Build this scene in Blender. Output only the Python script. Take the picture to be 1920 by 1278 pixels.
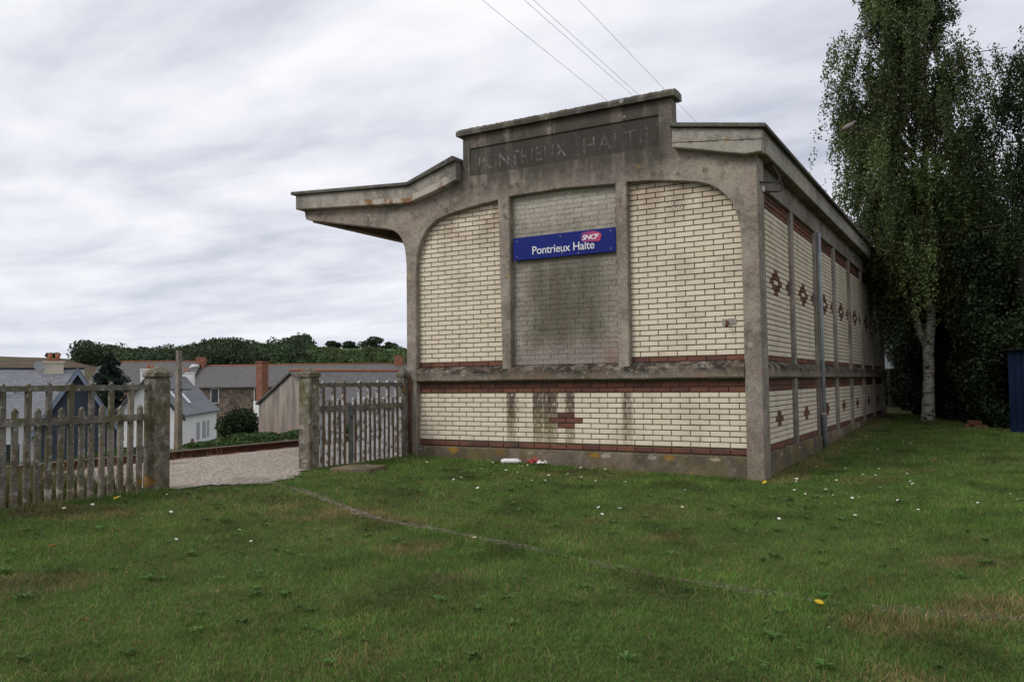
import bpy, bmesh, math, random
import numpy as np
from mathutils import Vector, Matrix
from mathutils.geometry import tessellate_polygon

for _o in list(bpy.data.objects):
    bpy.data.objects.remove(_o, do_unlink=True)
scene = bpy.context.scene
col = scene.collection
random.seed(7)
rng = np.random.default_rng(11)
R = math.radians

# ------------------------------------------------------------------ camera
CAM = Vector((6.805, -9.322, 1.139))
_yaw, _pitch, _roll = R(30.037), R(2.884), R(-0.66)
_f = Vector((-math.sin(_yaw) * math.cos(_pitch), math.cos(_yaw) * math.cos(_pitch), math.sin(_pitch)))
_r0 = Vector((math.cos(_yaw), math.sin(_yaw), 0))
_u0 = _r0.cross(_f)
_r = _r0 * math.cos(_roll) + _u0 * math.sin(_roll)
_u = -_r0 * math.sin(_roll) + _u0 * math.cos(_roll)
cd = bpy.data.cameras.new('camera')
cam = bpy.data.objects.new('camera', cd)
col.objects.link(cam)
M = Matrix((_r, _u, -_f)).transposed().to_4x4()
M.translation = CAM
cam.matrix_world = M
cd.sensor_fit = 'HORIZONTAL'
cd.sensor_width = 36
cd.lens = 28.85
cd.clip_start = 0.05
cd.clip_end = 4000
scene.camera = cam

# ------------------------------------------------------------------ light and exposure
scene.view_settings.view_transform = 'Standard'
scene.view_settings.look = 'None'
scene.view_settings.gamma = 1
scene.view_settings.exposure = 0.18
SUN_TO = Vector((-0.42, -0.74, 0.80)).normalized()      # direction towards the sun
sun_el = math.asin(SUN_TO.z)
sun_az = math.atan2(SUN_TO.x, SUN_TO.y)
sl = bpy.data.lights.new('sun', 'SUN')
sl.energy = 1.4
sl.angle = R(22)
sl.color = (1.0, 0.95, 0.88)
sun = bpy.data.objects.new('sun', sl)
sun.rotation_euler = SUN_TO.to_track_quat('Z', 'Y').to_euler()
sun.location = (0, 0, 40)
col.objects.link(sun)

class NT:
    """small helper round a node tree"""
    def __init__(s, tree):
        s.t = tree; s.n = tree.nodes; s.l = tree.links
    def new(s, kind, **kw):
        nd = s.n.new(kind)
        for k, v in kw.items():
            setattr(nd, k, v)
        return nd
    def put(s, sock, v):
        if isinstance(v, bpy.types.NodeSocket): s.l.new(v, sock)
        elif isinstance(v, (tuple, list)) and len(v) == 3 and sock.type == 'RGBA': sock.default_value = (*v, 1)
        else: sock.default_value = v
    def math(s, op, a, b=None, clamp=False):
        nd = s.new('ShaderNodeMath', operation=op, use_clamp=clamp)
        s.put(nd.inputs[0], a)
        if b is not None: s.put(nd.inputs[1], b)
        return nd.outputs[0]
    def mix(s, f, a, b, mode='MIX'):
        nd = s.new('ShaderNodeMix', data_type='RGBA', blend_type=mode)
        s.put(nd.inputs[0], f); s.put(nd.inputs[6], a); s.put(nd.inputs[7], b)
        return nd.outputs[2]
    def noise(s, vec, scale, detail=3, rough=.55, out=0, dist=0):
        nd = s.new('ShaderNodeTexNoise')
        if vec is not None: s.l.new(vec, nd.inputs['Vector'])
        nd.inputs['Scale'].default_value = scale; nd.inputs['Detail'].default_value = detail
        nd.inputs['Roughness'].default_value = rough; nd.inputs['Distortion'].default_value = dist
        return nd.outputs[out]
    def voro(s, vec, scale, out=0, feature='F1'):
        nd = s.new('ShaderNodeTexVoronoi', feature=feature)
        s.l.new(vec, nd.inputs['Vector']); nd.inputs['Scale'].default_value = scale
        return nd.outputs[out]
    def ramp(s, f, stops, interp='LINEAR'):
        nd = s.new('ShaderNodeValToRGB'); cr = nd.color_ramp; cr.interpolation = interp
        while len(cr.elements) < len(stops): cr.elements.new(0.5)
        for e, (p, c) in zip(cr.elements, stops):
            e.position = p
            e.color = (c, c, c, 1) if isinstance(c, (int, float)) else (*c, 1)
        s.put(nd.inputs[0], f)
        return nd.outputs[0]
    def rng(s, v, a, b, c=0., d=1., smooth=True):
        nd = s.new('ShaderNodeMapRange', interpolation_type='SMOOTHSTEP' if smooth else 'LINEAR')
        s.put(nd.inputs[0], v)
        for i, x in enumerate((a, b, c, d)): nd.inputs[i + 1].default_value = x
        return nd.outputs[0]
    def xyz(s, v):
        nd = s.new('ShaderNodeSeparateXYZ'); s.l.new(v, nd.inputs[0]); return nd.outputs
    def comb(s, x, y, z):
        nd = s.new('ShaderNodeCombineXYZ')
        for i, v in enumerate((x, y, z)): s.put(nd.inputs[i], v)
        return nd.outputs[0]

world = bpy.data.worlds.new('World')
scene.world = world
world.use_nodes = True
W = NT(world.node_tree)
W.n.clear()
sky = W.new('ShaderNodeTexSky', sky_type='NISHITA', sun_disc=False)
sky.sun_elevation = sun_el
sky.sun_rotation = sun_az
sky.air_density = 1.0
sky.dust_density = 2.0
tc = W.new('ShaderNodeTexCoord').outputs['Generated']
dx, dy, dz = W.xyz(tc)
den = W.math('ADD', W.math('MAXIMUM', dz, 0.0), 0.11)
cv = W.comb(W.math('DIVIDE', dx, den), W.math('DIVIDE', dy, den), 0.0)
map1 = W.new('ShaderNodeMapping'); W.l.new(cv, map1.inputs[0])
map1.inputs['Rotation'].default_value = (0, 0, R(35)); map1.inputs['Scale'].default_value = (0.75, 1.35, 1)
n1 = W.noise(map1.outputs[0], 1.5, 7, .52, dist=.25)
n2 = W.noise(map1.outputs[0], 0.55, 4, .5)
n3 = W.noise(map1.outputs[0], 4.5, 5, .6)
cl = W.math('ADD', W.math('MULTIPLY', n1, .58), W.math('ADD', W.math('MULTIPLY', n2, .30), W.math('MULTIPLY', n3, .12)))
ccol = W.ramp(cl, [(.34, (.43, .46, .55)), (.43, (.58, .60, .68)), (.51, (.72, .73, .79)), (.62, (.88, .88, .91))])
hz = W.rng(dz, 0.0, 0.22)
ccol = W.mix(W.math('MULTIPLY', W.math('SUBTRACT', 1.0, hz), .45), ccol, (.70, .75, .83))
b1 = W.new('ShaderNodeBackground'); W.l.new(sky.outputs[0], b1.inputs[0]); b1.inputs[1].default_value = 0.12
b2 = W.new('ShaderNodeBackground'); W.l.new(ccol, b2.inputs[0]); b2.inputs[1].default_value = 1.0
ms = W.new('ShaderNodeMixShader')
W.put(ms.inputs[0], W.rng(cl, .30, .40, .86, .98))
W.l.new(b1.outputs[0], ms.inputs[1]); W.l.new(b2.outputs[0], ms.inputs[2])
wo = W.new('ShaderNodeOutputWorld'); W.l.new(ms.outputs[0], wo.inputs[0])

# ------------------------------------------------------------------ materials
def material(name):
    m = bpy.data.materials.new(name); m.use_nodes = True
    t = NT(m.node_tree)
    b = t.n['Principled BSDF']
    pos = t.new('ShaderNodeNewGeometry').outputs['Position']
    return m, t, b, pos
def finish(t, b, colr, rough=.85, bump=None, strength=.4, dist=.01, spec=.3):
    t.put(b.inputs['Base Color'], colr); t.put(b.inputs['Roughness'], rough)
    b.inputs['Specular IOR Level'].default_value = spec
    if bump is not None:
        bn = t.new('ShaderNodeBump'); bn.inputs['Strength'].default_value = strength
        bn.inputs['Distance'].default_value = dist
        t.l.new(bump, bn.inputs['Height']); t.l.new(bn.outputs[0], b.inputs['Normal'])
def simple(name, c, rough=.7, var=.25, scale=8., bump=.2, metallic=0., bscale=None, spec=.3, dist=.005):
    m, t, b, pos = material(name)
    n = t.noise(pos, scale, 5, .6)
    f = t.rng(n, .3, .7, 1 - var, 1 + var, False)
    cc = t.mix(1.0, c, t.comb(f, f, f), 'MULTIPLY')
    finish(t, b, cc, rough, t.noise(pos, bscale or scale * 6, 4), bump, dist, spec)
    b.inputs['Metallic'].default_value = metallic
    return m

def concrete(name, base=(.285, .255, .205), crust=True, pink=.0, moss=0., damp=0.):
    m, t, b, pos = material(name)
    x, y, z = t.xyz(pos)
    big = t.math('ADD', t.math('MULTIPLY', t.noise(pos, 1.1, 7, .68), .75), t.math('MULTIPLY', t.noise(pos, 11, 4, .6), .25))
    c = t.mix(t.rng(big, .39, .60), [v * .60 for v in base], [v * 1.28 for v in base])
    if pink:
        c = t.mix(t.math('MULTIPLY', t.rng(t.noise(pos, 2.3, 4), .42, .66), pink), c, (.27, .20, .19))
    ag = t.voro(pos, 105, 1)
    agv = t.xyz(ag)[0]
    sp = t.rng(agv, .0, 1., .66, 1.34, False)
    c = t.mix(.8, c, t.mix(1.0, c, t.comb(sp, sp, sp), 'MULTIPLY'))
    c = t.mix(t.math('MULTIPLY', t.rng(agv, .95, .97), .35), c, (.46, .43, .38))
    if crust:      # black lichen crust high on the parapet and running down from it
        streak = t.noise(t.comb(t.math('MULTIPLY', x, 5.0), t.math('MULTIPLY', y, 5.0), t.math('MULTIPLY', z, .7)), 1.0, 6, .65)
        hi = t.rng(z, 3.42, 3.90)
        mid = t.math('MULTIPLY', t.rng(x, .45, .85), t.rng(x, 3.8, 3.5))
        k = t.math('MULTIPLY', t.math('MULTIPLY', hi, mid), t.rng(streak, .30, .56))
        c = t.mix(t.math('MULTIPLY', k, .82), c, (.055, .05, .042))
        fine = t.noise(pos, 9, 6, .7)
        c = t.mix(t.math('MULTIPLY', t.rng(fine, .52, .68), t.rng(z, 1.2, 3.9, .25, .7)), c, (.07, .062, .05))
        c = t.mix(t.math('MULTIPLY', t.math('MULTIPLY', t.rng(t.noise(pos, 4.3, 5, .6), .56, .68), t.rng(z, 3.75, 3.5)), .4), c, (.38, .35, .29))
    if moss:
        mm = t.math('MULTIPLY', t.rng(t.noise(pos, 3.2, 5), .47, .62), moss)
        c = t.mix(mm, c, (.12, .11, .05))
    low = t.rng(z, .75, .05)
    c = t.mix(t.math('MULTIPLY', t.math('MULTIPLY', low, t.rng(big, .35, .6)), .55), c, (.15, .105, .06))
    # pale and ochre lichen discs
    lv = t.new('ShaderNodeTexVoronoi'); t.l.new(pos, lv.inputs['Vector']); lv.inputs['Scale'].default_value = 5.5
    disc = t.math('MULTIPLY', t.rng(lv.outputs['Distance'], .22, .14), t.rng(t.xyz(lv.outputs['Color'])[0], .86, .9))
    disc = t.math('MULTIPLY', disc, t.rng(fine if crust else big, .35, .5))
    lc = t.mix(t.rng(t.xyz(lv.outputs['Color'])[1], .4, .6), (.50, .48, .42), (.36, .20, .03))
    c = t.mix(t.math('MULTIPLY', disc, .75), c, lc)
    if moss > .7:
        pv = t.new('ShaderNodeTexVoronoi'); t.l.new(t.comb(x, y, 0.), pv.inputs['Vector']); pv.inputs['Scale'].default_value = 4.6
        pd_ = t.math('ADD', pv.outputs['Distance'], t.math('MULTIPLY', t.math('SUBTRACT', t.noise(pos, 30, 5, .7), .5), .55))
        pd_ = t.math('ADD', pd_, t.math('MULTIPLY', t.math('ABSOLUTE', t.math('SUBTRACT', z, .235)), 5.5))
        pm = t.math('MULTIPLY', t.rng(pd_, .56, .44), t.rng(z, .40, .30))
        pm = t.math('MULTIPLY', pm, t.rng(t.xyz(pv.outputs['Color'])[0], .22, .27))
        c = t.mix(t.math('MULTIPLY', pm, .85), c, t.mix(t.rng(t.xyz(pv.outputs['Color'])[1], .4, .6), (.42, .39, .33), (.34, .18, .02)))
    if name == 'concrete_fascia_mat':
        wob = t.math('MULTIPLY', t.math('SUBTRACT', t.noise(pos, 9, 5, .7), .5), .10)
        lowedge = t.math('ADD', t.math('MULTIPLY', t.math('ABSOLUTE', t.math('ADD', x, .12)), .07), 3.735)
        lowedge = t.math('ADD', lowedge, t.math('MULTIPLY', t.math('MAXIMUM', t.math('ADD', x, .12), 0.), .24))
        sp_ = t.rng(t.math('SUBTRACT', t.math('ADD', z, wob), lowedge), .012, -.006)
        sp_ = t.math('MULTIPLY', sp_, t.math('MULTIPLY', t.rng(x, -1.25, -.85), t.rng(x, .62, .5)))
        spc = t.mix(t.rng(t.noise(t.comb(t.math('MULTIPLY', x, 6.), y, t.math('MULTIPLY', z, 2.)), 1., 7, .75), .46, .62), (.48, .44, .38), (.26, .14, .075))
        c = t.mix(sp_, c, spc)
        cz = t.math('ADD', t.math('MULTIPLY', t.math('SUBTRACT', x, 3.7), -.115), t.math('ADD', 3.905, t.math('MULTIPLY', t.math('SUBTRACT', t.noise(pos, 3.5, 5, .7), .5), .075)))
        ck = t.rng(t.math('ABSOLUTE', t.math('SUBTRACT', z, cz)), .008, .004)
        ck = t.math('MULTIPLY', ck, t.math('MULTIPLY', t.rng(x, 3.6, 3.75), t.rng(y, -.15, -.19)))
        c = t.mix(ck, c, (.03, .025, .02))
        c = t.mix(t.math('MULTIPLY', t.rng(t.math('SUBTRACT', z, cz), .0, -.01), t.math('MULTIPLY', t.rng(x, 3.6, 3.75), .35)), c, (.42, .40, .35))
    if name == 'concrete_ledge_mat':
        nk = t.noise(pos, 6.5, 6, .72)
        c = t.mix(t.math('MULTIPLY', t.rng(z, 1.19, 1.29), t.rng(nk, .40, .55)), c, (.038, .034, .028))
        c = t.mix(t.math('MULTIPLY', t.rng(t.noise(pos, 22, 5, .7), .60, .66), .7), c, (.42, .40, .36))
        c = t.mix(t.math('MULTIPLY', t.rng(t.noise(pos, 3, 5, .7), .5, .62), .4), c, (.24, .15, .11))
    if name == 'concrete_plinth_mat':
        c = t.mix(t.math('MULTIPLY', t.rng(t.noise(pos, 2.6, 6, .7), .46, .56), .6), c, (.075, .062, .045))
        c = t.mix(t.math('MULTIPLY', t.rng(t.noise(pos, 1.9, 5, .7), .54, .62), .5), c, (.17, .135, .05))
    if name == 'pale_sided_picket_mat':      # browner tint all over, pale mottled patches on faces toward -Y
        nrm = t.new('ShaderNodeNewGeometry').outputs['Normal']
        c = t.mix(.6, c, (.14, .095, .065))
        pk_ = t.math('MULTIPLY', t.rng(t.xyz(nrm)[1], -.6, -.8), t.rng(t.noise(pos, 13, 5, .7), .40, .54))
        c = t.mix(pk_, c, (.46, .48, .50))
    if name == 'fence_concrete_mat':
        c = t.mix(t.math('MULTIPLY', t.rng(t.noise(pos, 17, 5, .7), .54, .64), .6), c, (.40, .40, .385))
        c = t.mix(t.math('MULTIPLY', t.rng(t.noise(pos, 7, 6, .7), .50, .62), .65), c, (.075, .062, .035))
    h = t.math('ADD', t.math('MULTIPLY', agv, .55), t.math('MULTIPLY', t.noise(pos, 26, 5, .6), .8))
    finish(t, b, c, .93, h, .55, .008, .15)
    return m

def brick_mat(name, c0, c1, grime=(.30, .25, .17), amount=.3, bands=False, gloss=.55):
    m, t, b, pos = material(name)
    x, y, z = t.xyz(pos)
    rnd = t.new('ShaderNodeObjectInfo').outputs['Random']
    at = t.new('ShaderNodeAttribute'); at.attribute_name = 'tint'
    rv = t.math('FRACT', t.math('ADD', rnd, at.outputs['Fac']))
    c = t.mix(rv, c0, c1)
    n = t.noise(pos, 2.2, 5, .6); fine = t.noise(pos, 55, 5, .65)
    g = t.math('MULTIPLY', t.rng(t.math('ADD', t.math('MULTIPLY', n, .75), t.math('MULTIPLY', fine, .3)), .50, .66), amount)
    g = t.math('ADD', g, t.math('MULTIPLY', t.rng(rv, .78, .98), amount * .5))
    c = t.mix(g, c, grime)
    if bands:
        # rain stains below the posts (front wall only) and under the arch top
        bx = t.rng(x, 1.2, 3.2, 0, 1, False)
        stops = [(0, 0.), (.055, 0.), (.07, .75), (.12, .7), (.145, 0.), (.25, 0.), (.265, .9), (.31, .85), (.33, .45), (.345, .95), (.42, .8),
                 (.44, .1), (.49, .15), (.505, .85), (.545, .75), (.56, 0.), (.865, 0.), (.885, .6), (.93, .5), (.95, 0.), (1, 0.)]
        band = t.ramp(bx, stops)
        band = t.math('MULTIPLY', band, t.rng(y, .06, .03))
        band = t.math('MULTIPLY', band, t.rng(z, 1.06, .98))
        band = t.math('MULTIPLY', band, t.rng(z, .36, .75, .55, 1))
        nz = t.noise(t.comb(t.math('MULTIPLY', x, 26.), y, t.math('MULTIPLY', z, 9.)), 1.0, 6, .7)
        band = t.math('MULTIPLY', band, t.rng(nz, .30, .52))
        sc = t.mix(t.rng(z, .95, .55), (.085, .055, .04), (.17, .14, .06))
        c = t.mix(t.math('MINIMUM', t.math('MULTIPLY', band, 1.35), .93), c, sc)
        up = t.math('MULTIPLY', t.rng(z, 2.75, 3.45), t.rng(y, .06, .03))
        up = t.math('MULTIPLY', up, t.rng(n, .36, .56))
        c = t.mix(t.math('MULTIPLY', up, .62), c, (.30, .21, .13))
        px = t.math('MULTIPLY', t.rng(x, 3.5, 3.6), t.rng(x, 3.85, 3.7))
        pz = t.math('MULTIPLY', t.rng(z, 3.1, 3.2), t.rng(z, 3.36, 3.25))
        c = t.mix(t.math('MULTIPLY', t.math('MULTIPLY', px, pz), t.rng(fine, .48, .6)), c, (.13, .08, .06))
    finish(t, b, c, gloss, t.noise(pos, 120, 4), .12, .002, .4)
    return m

MAT = {}
MAT['frame'] = concrete('concrete_frame_mat', pink=.55)
MAT['plinth'] = concrete('concrete_plinth_mat', (.20, .175, .14), False, moss=.78)
MAT['ledge'] = concrete('concrete_ledge_mat', (.20, .175, .14), False, moss=.4)
MAT['fascia'] = concrete('concrete_fascia_mat', (.31, .285, .245), False)
MAT['cap'] = concrete('roof_edge_mat', (.13, .125, .115), False, moss=.5)
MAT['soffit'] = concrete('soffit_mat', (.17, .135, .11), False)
MAT['fence'] = concrete('fence_concrete_mat', (.205, .185, .15), False, moss=.75)
MAT['picketpale'] = concrete('pale_sided_picket_mat', (.185, .16, .125), False, moss=.4)
MAT['pilaster'] = concrete('pilaster_mat', (.26, .235, .20), False, pink=.3)
MAT['cream'] = brick_mat('cream_glazed_brick', (.69, .595, .455), (.76, .68, .545), bands=True)
MAT['red'] = brick_mat('red_brick', (.105, .042, .031), (.21, .078, .046), (.05, .038, .03), .6, gloss=.8)
MAT['mortar'] = simple('mortar_mat', (.105, .082, .050), .95, .3, 14)

def grey_brick():
    m, t, b, pos = material('grey_painted_brick')
    x, y, z = t.xyz(pos)
    at = t.new('ShaderNodeAttribute'); at.attribute_name = 'tint'
    n = t.noise(pos, 3.0, 6, .65); f = t.noise(pos, 60, 5, .75)
    c = t.mix(t.rng(n, .35, .65), (.25, .225, .185), (.40, .37, .315))
    c = t.mix(t.rng(z, 3.0, 3.45, 0, .75), c, (.45, .42, .355))
    vs = t.noise(t.comb(t.math('MULTIPLY', x, 4.), 0., t.math('MULTIPLY', z, .8)), 1., 6, .7)
    dm = t.math('MULTIPLY', t.math('MULTIPLY', t.rng(z, 3.05, 2.45), t.rng(z, 1.40, 1.75, .45, 1)), t.math('MULTIPLY', t.rng(x, 1.45, 1.85), t.rng(x, 2.95, 2.55)))
    dm = t.math('MULTIPLY', dm, t.rng(t.math('ADD', t.math('MULTIPLY', vs, .7), t.math('MULTIPLY', n, .3)), .30, .60, .35, .95))
    c = t.mix(dm, c, (.12, .106, .075))
    gm = t.math('MULTIPLY', dm, t.rng(n, .52, .66))
    c = t.mix(t.math('MULTIPLY', gm, .6), c, (.085, .08, .04))
    c = t.mix(t.math('MULTIPLY', t.rng(z, 1.75, 1.4), .45), c, (.31, .26, .255))
    red = t.math('MULTIPLY', t.math('MULTIPLY', t.rng(x, 2.6, 2.9), t.rng(z, 1.85, 1.45)), t.rng(n, .4, .6))
    c = t.mix(t.math('MULTIPLY', red, .6), c, (.24, .10, .06))
    sp = t.rng(f, .3, .7, .4, 1.6, False)
    c = t.mix(.8, c, t.mix(1.0, c, t.comb(sp, sp, sp), 'MULTIPLY'))
    c = t.mix(t.math('MULTIPLY', t.rng(at.outputs['Fac'], .6, 1), .12), c, (.1, .09, .07))
    finish(t, b, c, .9, f, .35, .004, .2)
    return m
MAT['grey'] = grey_brick()

# ------------------------------------------------------------------ mesh helpers
def add_obj(name, me, mat=None, parent=None):
    if mat is not None and not me.materials: me.materials.append(mat)
    o = bpy.data.objects.new(name, me)
    col.objects.link(o)
    if parent is not None: o.parent = parent
    return o
def empty(name, loc=(0, 0, 0), rz=0.):
    o = bpy.data.objects.new(name, None); o.empty_display_size = .2
    o.location = loc; o.rotation_euler = (0, 0, rz); col.objects.link(o)
    return o
def tag(o, label=None, cat=None, group=None, kind=None):
    for k, v in (('label', label), ('category', cat), ('group', group), ('kind', kind)):
        if v: o[k] = v
    return o
def mesh(name, v, f, mat=None, parent=None, smooth=False):
    me = bpy.data.meshes.new(name); me.from_pydata([tuple(p) for p in v], [], f); me.update()
    if smooth: me.polygons.foreach_set('use_smooth', [True] * len(me.polygons))
    return add_obj(name, me, mat, parent)
def np_mesh(name, v, loops, nper, mat, parent=None, colors=None, attr='Col', smooth=False):
    """v (n,3); loops flat; every face has nper corners"""
    me = bpy.data.meshes.new(name)
    v = np.ascontiguousarray(v, dtype=np.float32); loops = np.ascontiguousarray(loops, dtype=np.int32).ravel()
    nf = len(loops) // nper
    me.vertices.add(len(v)); me.vertices.foreach_set('co', v.ravel())
    me.loops.add(len(loops)); me.loops.foreach_set('vertex_index', loops)
    me.polygons.add(nf); me.polygons.foreach_set('loop_start', np.arange(nf, dtype=np.int32) * nper)
    me.polygons.foreach_set('loop_total', np.full(nf, nper, dtype=np.int32))
    if smooth: me.polygons.foreach_set('use_smooth', np.ones(nf, dtype=bool))
    if colors is not None:
        ca = me.attributes.new(attr, 'FLOAT_COLOR', 'POINT')
        ca.data.foreach_set('color', np.ascontiguousarray(np.c_[colors, np.ones(len(colors))], dtype=np.float32).ravel())
    me.update(calc_edges=True)
    return add_obj(name, me, mat, parent)
BOXF = [(0, 3, 2, 1), (4, 5, 6, 7), (0, 1, 5, 4), (1, 2, 6, 5), (2, 3, 7, 6), (3, 0, 4, 7)]
def boxv(a, b):
    (x0, y0, z0), (x1, y1, z1) = a, b
    return [(x0, y0, z0), (x1, y0, z0), (x1, y1, z0), (x0, y1, z0), (x0, y0, z1), (x1, y0, z1), (x1, y1, z1), (x0, y1, z1)]
def bevel(o, w=.01, seg=2, ang=35):
    md = o.modifiers.new('bevel', 'BEVEL'); md.width = w; md.segments = seg
    md.limit_method = 'ANGLE'; md.angle_limit = R(ang)
    return o
def box(name, a, b, mat, parent=None, bev=0.):
    o = mesh(name, boxv(a, b), BOXF, mat, parent)
    if bev: bevel(o, bev)
    return o
def boxes(name, lst, mat, parent=None, bev=0.):
    v, f = [], []
    for a, b in lst:
        k = len(v); v += boxv(a, b); f += [tuple(i + k for i in q) for q in BOXF]
    o = mesh(name, v, f, mat, parent)
    if bev: bevel(o, bev)
    return o
def poly_xz(name, outer, y0, y1, mat, parent=None, holes=(), bev=0.):
    """closed XZ outline (holes allowed) extruded from y0 to y1"""
    loops = [outer] + list(holes)
    flat = [p for lp in loops for p in lp]
    tris = tessellate_polygon([[Vector((p[0], p[1], 0)) for p in lp] for lp in loops])
    n = len(flat)
    bm = bmesh.new()
    va = [bm.verts.new((p[0], y0, p[1])) for p in flat]
    vb = [bm.verts.new((p[0], y1, p[1])) for p in flat]
    for t3 in tris:
        try:
            bm.faces.new([va[i] for i in t3]); bm.faces.new([vb[i] for i in reversed(t3)])
        except ValueError: pass
    k = 0
    for lp in loops:
        m = len(lp)
        for i in range(m):
            a, c = k + i, k + (i + 1) % m
            bm.faces.new((va[a], va[c], vb[c], vb[a]))
        k += m
    bmesh.ops.recalc_face_normals(bm, faces=bm.faces)
    bmesh.ops.dissolve_limit(bm, angle_limit=R(1), verts=bm.verts, edges=bm.edges)
    me = bpy.data.meshes.new(name); bm.to_mesh(me); bm.free()
    o = add_obj(name, me, mat, parent)
    if bev: bevel(o, bev, 1, 30)
    return o
def tube(name, pts, radii, mat, parent=None, seg=8, caps=True):
    v, f = [], []
    pts = [Vector(p) for p in pts]
    if isinstance(radii, (int, float)): radii = [radii] * len(pts)
    side = None
    for i, p in enumerate(pts):
        d = (pts[min(i + 1, len(pts) - 1)] - pts[max(i - 1, 0)]).normalized()
        if side is None:
            side = d.cross(Vector((0, 0, 1)) if abs(d.z) < .9 else Vector((1, 0, 0))).normalized()
        side = (side - d * side.dot(d)).normalized()
        w2 = d.cross(side)
        for k in range(seg):
            a = 2 * math.pi * k / seg
            v.append(p + (side * math.cos(a) + w2 * math.sin(a)) * radii[i])
    for i in range(len(pts) - 1):
        for k in range(seg):
            a = i * seg + k; b = i * seg + (k + 1) % seg
            f.append((a, b, b + seg, a + seg))
    if caps:
        f.append(tuple(reversed(range(seg)))); f.append(tuple(range(len(v) - seg, len(v))))
    return mesh(name, v, f, mat, parent, True)
def smooth01(t):
    t = np.clip(t, 0, 1); return t * t * (3 - 2 * t)

# ------------------------------------------------------------------ ground
def ground_z(x, y):
    x = np.asarray(x, float); y = np.asarray(y, float)
    t = np.clip((x + .04) / 4.65, 0, 1)
    g = .13 - .114 * t
    g = g + np.clip(y, 0, 30) / 12.7 * .25 * smooth01((x - 1) / 3)
    g = g - .2 * smooth01(np.clip(-y - 1.0, 0, 9) / 9) * smooth01((x + .25) / 3)
    und = .018 * np.sin(x * 1.3 + y * .7) + .014 * np.sin(x * .6 - y * 1.9 + 1.3)
    g = g + und * smooth01((x - .2) / 1.5) * smooth01((-y - .4) / 1.5)
    # platform edge, track bed, valley beyond
    g = np.where(x < -2.6, g - .30 * smooth01((-2.75 - x) / .5), g)
    g = g - 3.3 * smooth01((-6.6 - x) / 17.0)
    return g
HILL = [(-180, 1.2), (25, 1.8), (34, 2.3), (38, 2.35), (41, 2.4), (43.8, 2.35), (45, 1.75), (47, 1.45), (49.4, 1.8), (52, 1.2), (55, 1.1), (57, 1.35), (58.5, 1.75), (62, 1.85), (70, 1.9), (180, 1.3)]
def terrain_z(x, y):
    g = ground_z(x, y)
    dx, dy = x - CAM.x, y - CAM.y
    r = np.hypot(dx, dy); az = np.degrees(np.arctan2(-dx, dy))
    el = np.interp(az, [a for a, _ in HILL], [e for _, e in HILL])
    crest = CAM.z + np.tan(np.radians(el)) * 420
    k = smooth01((r - 150) / 270)
    return g * (1 - k) + crest * k - np.clip(r - 430, 0, 3000) * .02
az = np.radians(np.concatenate([np.arange(-180, 20, 5.), np.arange(20, 75, .6), np.arange(75, 180, 5.)]))
rad = np.concatenate([np.linspace(.6, 16, 60), np.linspace(16.6, 45, 34), np.geomspace(47, 1500, 44)])
A, Rr = np.meshgrid(az, rad)
gx = CAM.x - np.sin(A) * Rr; gy = CAM.y + np.cos(A) * Rr
gz = terrain_z(gx, gy)
nr, na = A.shape
gv = np.c_[gx.ravel(), gy.ravel(), gz.ravel()]
ii, jj = np.meshgrid(np.arange(nr - 1), np.arange(na), indexing='ij')
j2 = (jj + 1) % na
gl = np.stack([ii * na + jj, (ii + 1) * na + jj, (ii + 1) * na + j2, ii * na + j2], -1).reshape(-1, 4)[:, ::-1]
gv = np.r_[gv, [[CAM.x, CAM.y, float(terrain_z(CAM.x, CAM.y))]]]

def ground_material():
    m, t, b, pos = material('ground_mat')
    x, y, z = t.xyz(pos)
    n = t.noise(pos, .9, 5, .6); f = t.noise(pos, 30, 5, .7)
    c = t.mix(t.rng(f, .35, .65), (.045, .058, .018), (.095, .110, .038))
    c = t.mix(t.math('MULTIPLY', t.rng(n, .55, .7), .5), c, (.11, .085, .045))
    far = t.mix(t.rng(t.noise(pos, .02, 4), .4, .6), (.055, .10, .03), (.075, .12, .035))
    # brown heath on the far left hillside
    hy = t.math('MULTIPLY', t.rng(t.math('ADD', t.math('MULTIPLY', x, -1.0), t.math('MULTIPLY', y, -1.52)), -60., 15.), t.rng(t.noise(pos, .03, 5, .7), .35, .55, .5, 1))
    far = t.mix(hy, far, t.mix(t.rng(t.noise(pos, .12, 4), .4, .6), (.075, .055, .04), (.12, .085, .055)))
    c = t.mix(t.rng(x, -60., -110.), c, far)
    finish(t, b, c, .95, f, .6, .02, .1)
    return m
MAT['ground'] = ground_material()
me = bpy.data.meshes.new('ground')
fan = [(len(gv) - 1, j, (j + 1) % na) for j in range(na)]
me.from_pydata(gv.tolist(), [], [tuple(q) for q in gl.tolist()] + [tuple(reversed(q)) for q in fan])
me.update()
bm = bmesh.new(); bm.from_mesh(me); bmesh.ops.recalc_face_normals(bm, faces=bm.faces)
if sum(f.normal.z for f in bm.faces) < 0: bmesh.ops.reverse_faces(bm, faces=bm.faces)
bm.to_mesh(me); bm.free()
me.polygons.foreach_set('use_smooth', [True] * len(me.polygons))
tag(add_obj('ground', me, MAT['ground']), 'lawn ground falling beyond the railway into a valley with hills', kind='structure')

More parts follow.
